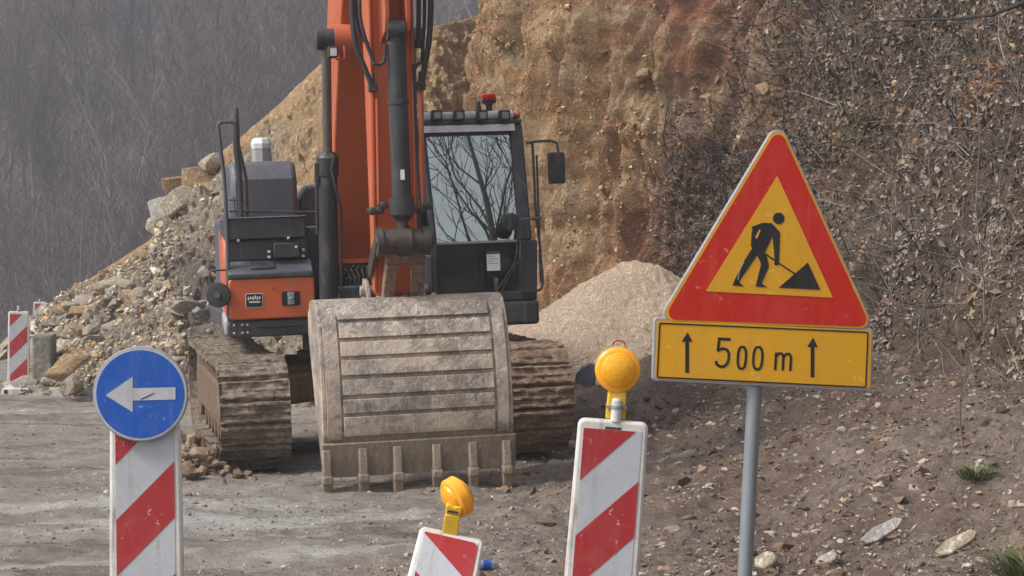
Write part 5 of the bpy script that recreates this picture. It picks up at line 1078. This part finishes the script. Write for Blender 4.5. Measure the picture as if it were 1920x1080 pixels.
t = MB(); t.lathe((bx.x, -.01, ztp + .05), (0, 0, 1), [(0, .027), (.014, .027)], 16); t.box(bx.x - .046, bx.x + .046, -.012, .05, ztp + .053, ztp + .061); t.build('clamp', GALV, lamp)
t = MB(); hc = F4.P(1161, 646, .03); t.tube([hc + Vector((.026 * math.cos(a_), 0, .017 * math.sin(a_))) for a_ in np.linspace(-.4, math.pi + .4, 14)], .0035, 6); t.build('lamp_ring', REDF, lamp)
t = MB(); t.box(-.035, .035, -.0245, -.0225, 1.2, 1.21); t.build('grip_slot', RUBBER, p4)
# near centre, fallen back and leaning right, with lamp seen from the side
H5 = 1.10; top5 = at(848, 1003, 9.9)
t5 = (R_(-50), R_(0), 0)
Rp = Euler((R_(-53), 0, 0)).to_matrix(); lean5 = R_(13)
Mr = Matrix.Rotation(R_(13), 3, 'Y') @ Rp
rt5 = top5 - Mr @ Vector((0, 0, 1.24)); g5 = G_(rt5.x, rt5.y)
r5, p5 = delineator((rt5.x, rt5.y, rt5.z), (0, 0, 0), 'low tipped back red and white delineator with its amber lamp turned sideways', -1, 1.06, cap=False)
p5.rotation_euler = Mr.to_euler()
F5 = Frame(r5.location + Vector((0, 0, 0)), tuple(Mr.to_euler()))
lr = empty('lamp_mount', (0, 0, 0)); bpy.data.objects.remove(lr)
tw = Vector(r5.location)
# lamp pieces are children of the root, in its frame
def w5(px, py, Y): return at(px, py, Y) - tw
cb = w5(848, 972, top5.y - .0)
t = MB(); e = Vector((.16, 0, 1)).normalized(); b0 = cb - e * .07; b1 = cb + e * .035
Mb = Matrix.Translation(b0) @ Matrix.Rotation(R_(9), 4, 'Y') @ Matrix.Rotation(R_(12), 4, 'X')
t.box(-.036, .036, -.03, .03, 0, .10, Mb); t.prism([(-.036, .102), (.036, .102), (.04, .135), (.036, .145), (.02, .145), (.0, .135), (-.02, .145), (-.036, .145)], 'y', -.026, .034, Mb); lb5 = t.build('lamp_body', YELPL, r5, bevel=.005)
t = MB(); t.box(-.025, .025, -.0345, -.0305, .112, .122, Mb); t.build('body_slot', RUBBER, lb5)
cl5 = w5(857, 932, top5.y + .03)
lm5 = warning_lamp(r5, cl5, (-.80, -.42, -.42), None)

# ------------------------------------------------------------------ road works sign
SR = (0, R_(2.8), R_(7)); SP = Vector(((1391 - 960) / 428, 9.35, .02)); SF = Frame(SP, SR)
sg = empty('road_works_sign', SP, SR); tag(sg, 'red and yellow triangular men at work sign over a yellow 500 m plate', 'road sign')
pz = SF.L(1420, 728, .03)[1]; zt_ = SF.L(1440, 330, 0)[1]
t = MB(); t.cyl((.0, .035, -.1), (.0, .035, zt_), .0325, seg=28); t.build('pole', GALV, sg)
def q(px, py, v=-.012): return SF.L(px, py, v)
# triangle
TA, TB, TC = q(1461, 222), q(1231, 605), q(1643, 620)
def shrink(tri, d):
    c = [Vector(p_) for p_ in tri]; out = []
    for i in range(3):
        a_, b_, e_ = c[i - 1], c[i], c[(i + 1) % 3]; u = (a_ - b_).normalized(); v_ = (e_ - b_).normalized(); out.append(tuple(b_ + (u + v_).normalized() * (d / math.sin(u.angle(v_) / 2))))
    return out
tri = [TB, TC, TA]
t = MB(); t.prism(rpoly(tri, .045, 8), 'y', -.012, .02); tp = t.build('triangle_plate', SKIRT, sg, bevel=.003)
t = MB(); t.prism(rpoly(shrink(tri, .007), .04, 8), 'y', -.0142, -.0122); t.build('yellow_edge', YELF, tp)
t = MB(); t.prism(rpoly(shrink(tri, .016), .034, 8), 'y', -.0162, -.0144); t.build('red_border', REDS, tp)
inner = [q(1323, 546), q(1561, 558), q(1457, 330)]
t = MB(); t.prism(inner, 'y', -.0182, -.0164); t.build('yellow_face', YELF, tp)
PY0, PY1 = -.0202, -.0184
Z = lambda x, y: q(1380 + x / 6, 380 + y / 6, -.019)     # coordinates read off a 6x enlargement
t = MB()
hc = Z(480, 176); t.prism([(hc[0] + .0255 * math.cos(a_), hc[1] + .0255 * math.sin(a_)) for a_ in np.linspace(0, 6.2832, 28, endpoint=False)], 'y', PY0, PY1)
body = [(178, 268), (300, 226), (404, 230), (492, 330), (496, 350), (482, 670), (484, 700), (440, 705), (430, 690), (436, 660), (414, 400), (404, 392), (325, 560), (340, 590), (368, 700), (366, 730), (300, 880), (290, 910), (350, 952), (220, 944), (235, 880), (282, 690), (238, 590), (40, 880), (40, 902), (90, 942), (-40, 930), (-20, 880), (30, 780), (100, 640), (184, 510), (166, 488), (176, 350), (170, 340), (184, 322)]
t.prism([Z(*b_) for b_ in body], 'y', PY0, PY1)
t.ribbon([Z(330, 575), Z(470, 672), Z(670, 805)], .0062, PY0 - .0004, PY1 + .0002)
t.prism([Z(480, 956), Z(808, 672), Z(948, 980)], 'y', PY0 - .0002, PY1)
t.build('pictogram', BLACKF, tp)
t = MB(); t.prism([Z(262, 300), Z(275, 312), Z(240, 400), Z(222, 404), Z(220, 380)], 'y', PY0 - .0016, PY0 - .0002); t.build('pictogram_gap', YELF, tp)
t = MB(); t.ribbon([Z(90, 660), Z(40, 760), Z(20, 870)], .0035, PY0 - .0016, PY0 - .0003); t.build('scratch', SKIRT, tp)
# distance plate
def rect(a, b, c_, d_): return [q(*a), q(*b), q(*c_), q(*d_)]
pl = rect((1223, 714), (1634, 734), (1638, 616), (1227, 595))
t = MB(); t.prism(rpoly(pl, .018, 5), 'y', -.012, .02); dp = t.build('distance_plate', SKIRT, sg, bevel=.003)
pl1 = rect((1228, 709), (1631, 729), (1634, 620), (1232, 600)); t = MB(); t.prism(rpoly(pl1, .014, 5), 'y', -.0142, -.0122); t.build('plate_face', YELF, dp)
bl = rect((1232, 707), (1623, 726), (1627, 623), (1237, 606))
cc_ = [((Vector(bl[i]) + 0 * Vector(bl[0]))) for i in range(4)]
t = MB(); t.ribbon([tuple(a_) for a_ in rpoly([tuple(a_) for a_ in cc_], .006, 3)], .0065, -.0160, -.0144, closed=True); t.build('plate_border', BLACKF, dp)
t = MB()
ex_ = Vector(q(1400, 670)) - Vector(q(1300, 665)); ex_ = ex_.normalized(); ez = Vector((-ex_.y, ex_.x))
def T(px, py): return Vector(q(px, py))
for (px, yt, yb) in ((1289, 623, 699), (1524, 633, 707)):
    if px > 1300: t.build('direction_arrow', BLACKF, dp); t = MB()
    a_, b_ = T(px, yt), T(px - 1, yb); t.prism([tuple(a_), tuple(a_ - ez * .042 - ex_ * .024), tuple(a_ - ez * .040 + ex_ * .024)][::1], 'y', -.016, -.0144)
    t.ribbon([tuple(a_ - ez * .038), tuple(b_)], .0165, -.0158, -.0144)
t.build('direction_arrow', BLACKF, dp); t = MB()
def glyph(o_, pts, w=.0125, closed=False): t.ribbon([tuple(o_ + ex_ * a_ + ez * b_) for a_, b_ in pts], w, -.0158, -.0144, closed)
hs_ = .118
o5 = T(1341, 688); glyph(o5, [(.060, hs_ + .006), (.010, hs_ + .006), (.007, .072)]); glyph(o5, [(.004, .070), (.016, .079), (.032, .082), (.048, .077), (.057, .062), (.058, .038), (.052, .018), (.038, .004), (.020, .003), (.006, .012), (.0, .026)])
def oval(o_, w_, h_): glyph(o_, [(w_ / 2 + w_ / 2 * (abs(math.cos(a_)) ** .8) * math.copysign(1, math.cos(a_)), h_ / 2 + h_ / 2 * (abs(math.sin(a_)) ** .75) * math.copysign(1, math.sin(a_))) for a_ in np.linspace(0, 2 * math.pi, 28, endpoint=False)], .0115, True)
t.build('digit', BLACKF, dp); t = MB(); oval(T(1382, 691), .036, .096); t.build('digit', BLACKF, dp); t = MB(); oval(T(1411, 692), .040, .098); t.build('digit', BLACKF, dp); t = MB()
om = T(1453, 694); glyph(om, [(0, 0), (0, .078)], .0115); glyph(om, [(0, .058), (.012, .074), (.026, .074), (.034, .062), (.034, 0)], .0115); glyph(om, [(.034, .058), (.046, .074), (.060, .074), (.068, .062), (.068, 0)], .0115)
t.build('letter', BLACKF, dp)
t = MB()
for zz in (pz + .1, pz + .22, pz + .5): t.box(-.05, .05, .021, .071, zz, zz + .03)
t.build('clamp', GALV, sg)

# ------------------------------------------------------------------ small loose things
p = at(1098, 708, 21.95); t = MB(); t.prism([(-.0, -.2), (.11, -.2), (.115, .14), (.05, .15), (-.03, .11), (-.085, .03), (-.10, -.06), (-.09, -.2)], 'y', -.05, .05); o = t.build('rubber_slab', GREYP, bevel=.02); o.location = (p.x - .01, p.y, p.z); o.rotation_euler = (R_(-12), R_(0), R_(-10))
tag(o, 'dark grey half round rubber slab standing on the soil beside the amber lamp', 'rubber slab')
p = hit(914, 1070); z = p.z
def mk_bottle():
    m = NM('clear_blue_plastic', .15); m.color(srgb(190, 205, 225)); m.b.inputs['Transmission Weight'].default_value = .5; return m.m
root = empty('plastic_bottle', (p.x, p.y, z + .035), (0, R_(8), R_(25)))
t = MB(); t.lathe((-.08, 0, 0), (1, 0, 0), [(0, .02), (.005, .03), (.10, .031), (.13, .024), (.15, .012), (.165, .012)], 16); t.build('bottle_body', mk_bottle(), root)
t = MB(); t.lathe((-.04, 0, 0), (1, 0, 0), [(0, .0318), (.055, .0318)], 16); t.build('bottle_label', BLUEF, root)
t = MB(); t.lathe((.08, 0, 0), (1, 0, 0), [(0, .014), (.016, .014)], 12); t.build('bottle_cap', WHITEPL, root)
tag(root, 'crushed clear plastic bottle with blue label on the ground beside the tipped delineator', 'plastic bottle')

# ------------------------------------------------------------------ haze
hz = bpy.data.materials.new('haze_air'); hz.use_nodes = True; n_ = hz.node_tree; n_.nodes.clear(); ou = n_.nodes.new('ShaderNodeOutputMaterial'); pv = n_.nodes.new('ShaderNodeVolumePrincipled')
pv.inputs['Color'].default_value = (.84, .84, .90, 1); pv.inputs['Density'].default_value = .0017; pv.inputs['Anisotropy'].default_value = .2
n_.links.new(pv.outputs[0], ou.inputs['Volume'])
HAZE = True
if HAZE:
    t = MB(); t.box(-420, 420, -80, 620, -110, 150); o = t.build('haze', hz, smooth=0); tag(o, 'thin pale air haze over the whole valley', 'haze', kind='stuff')
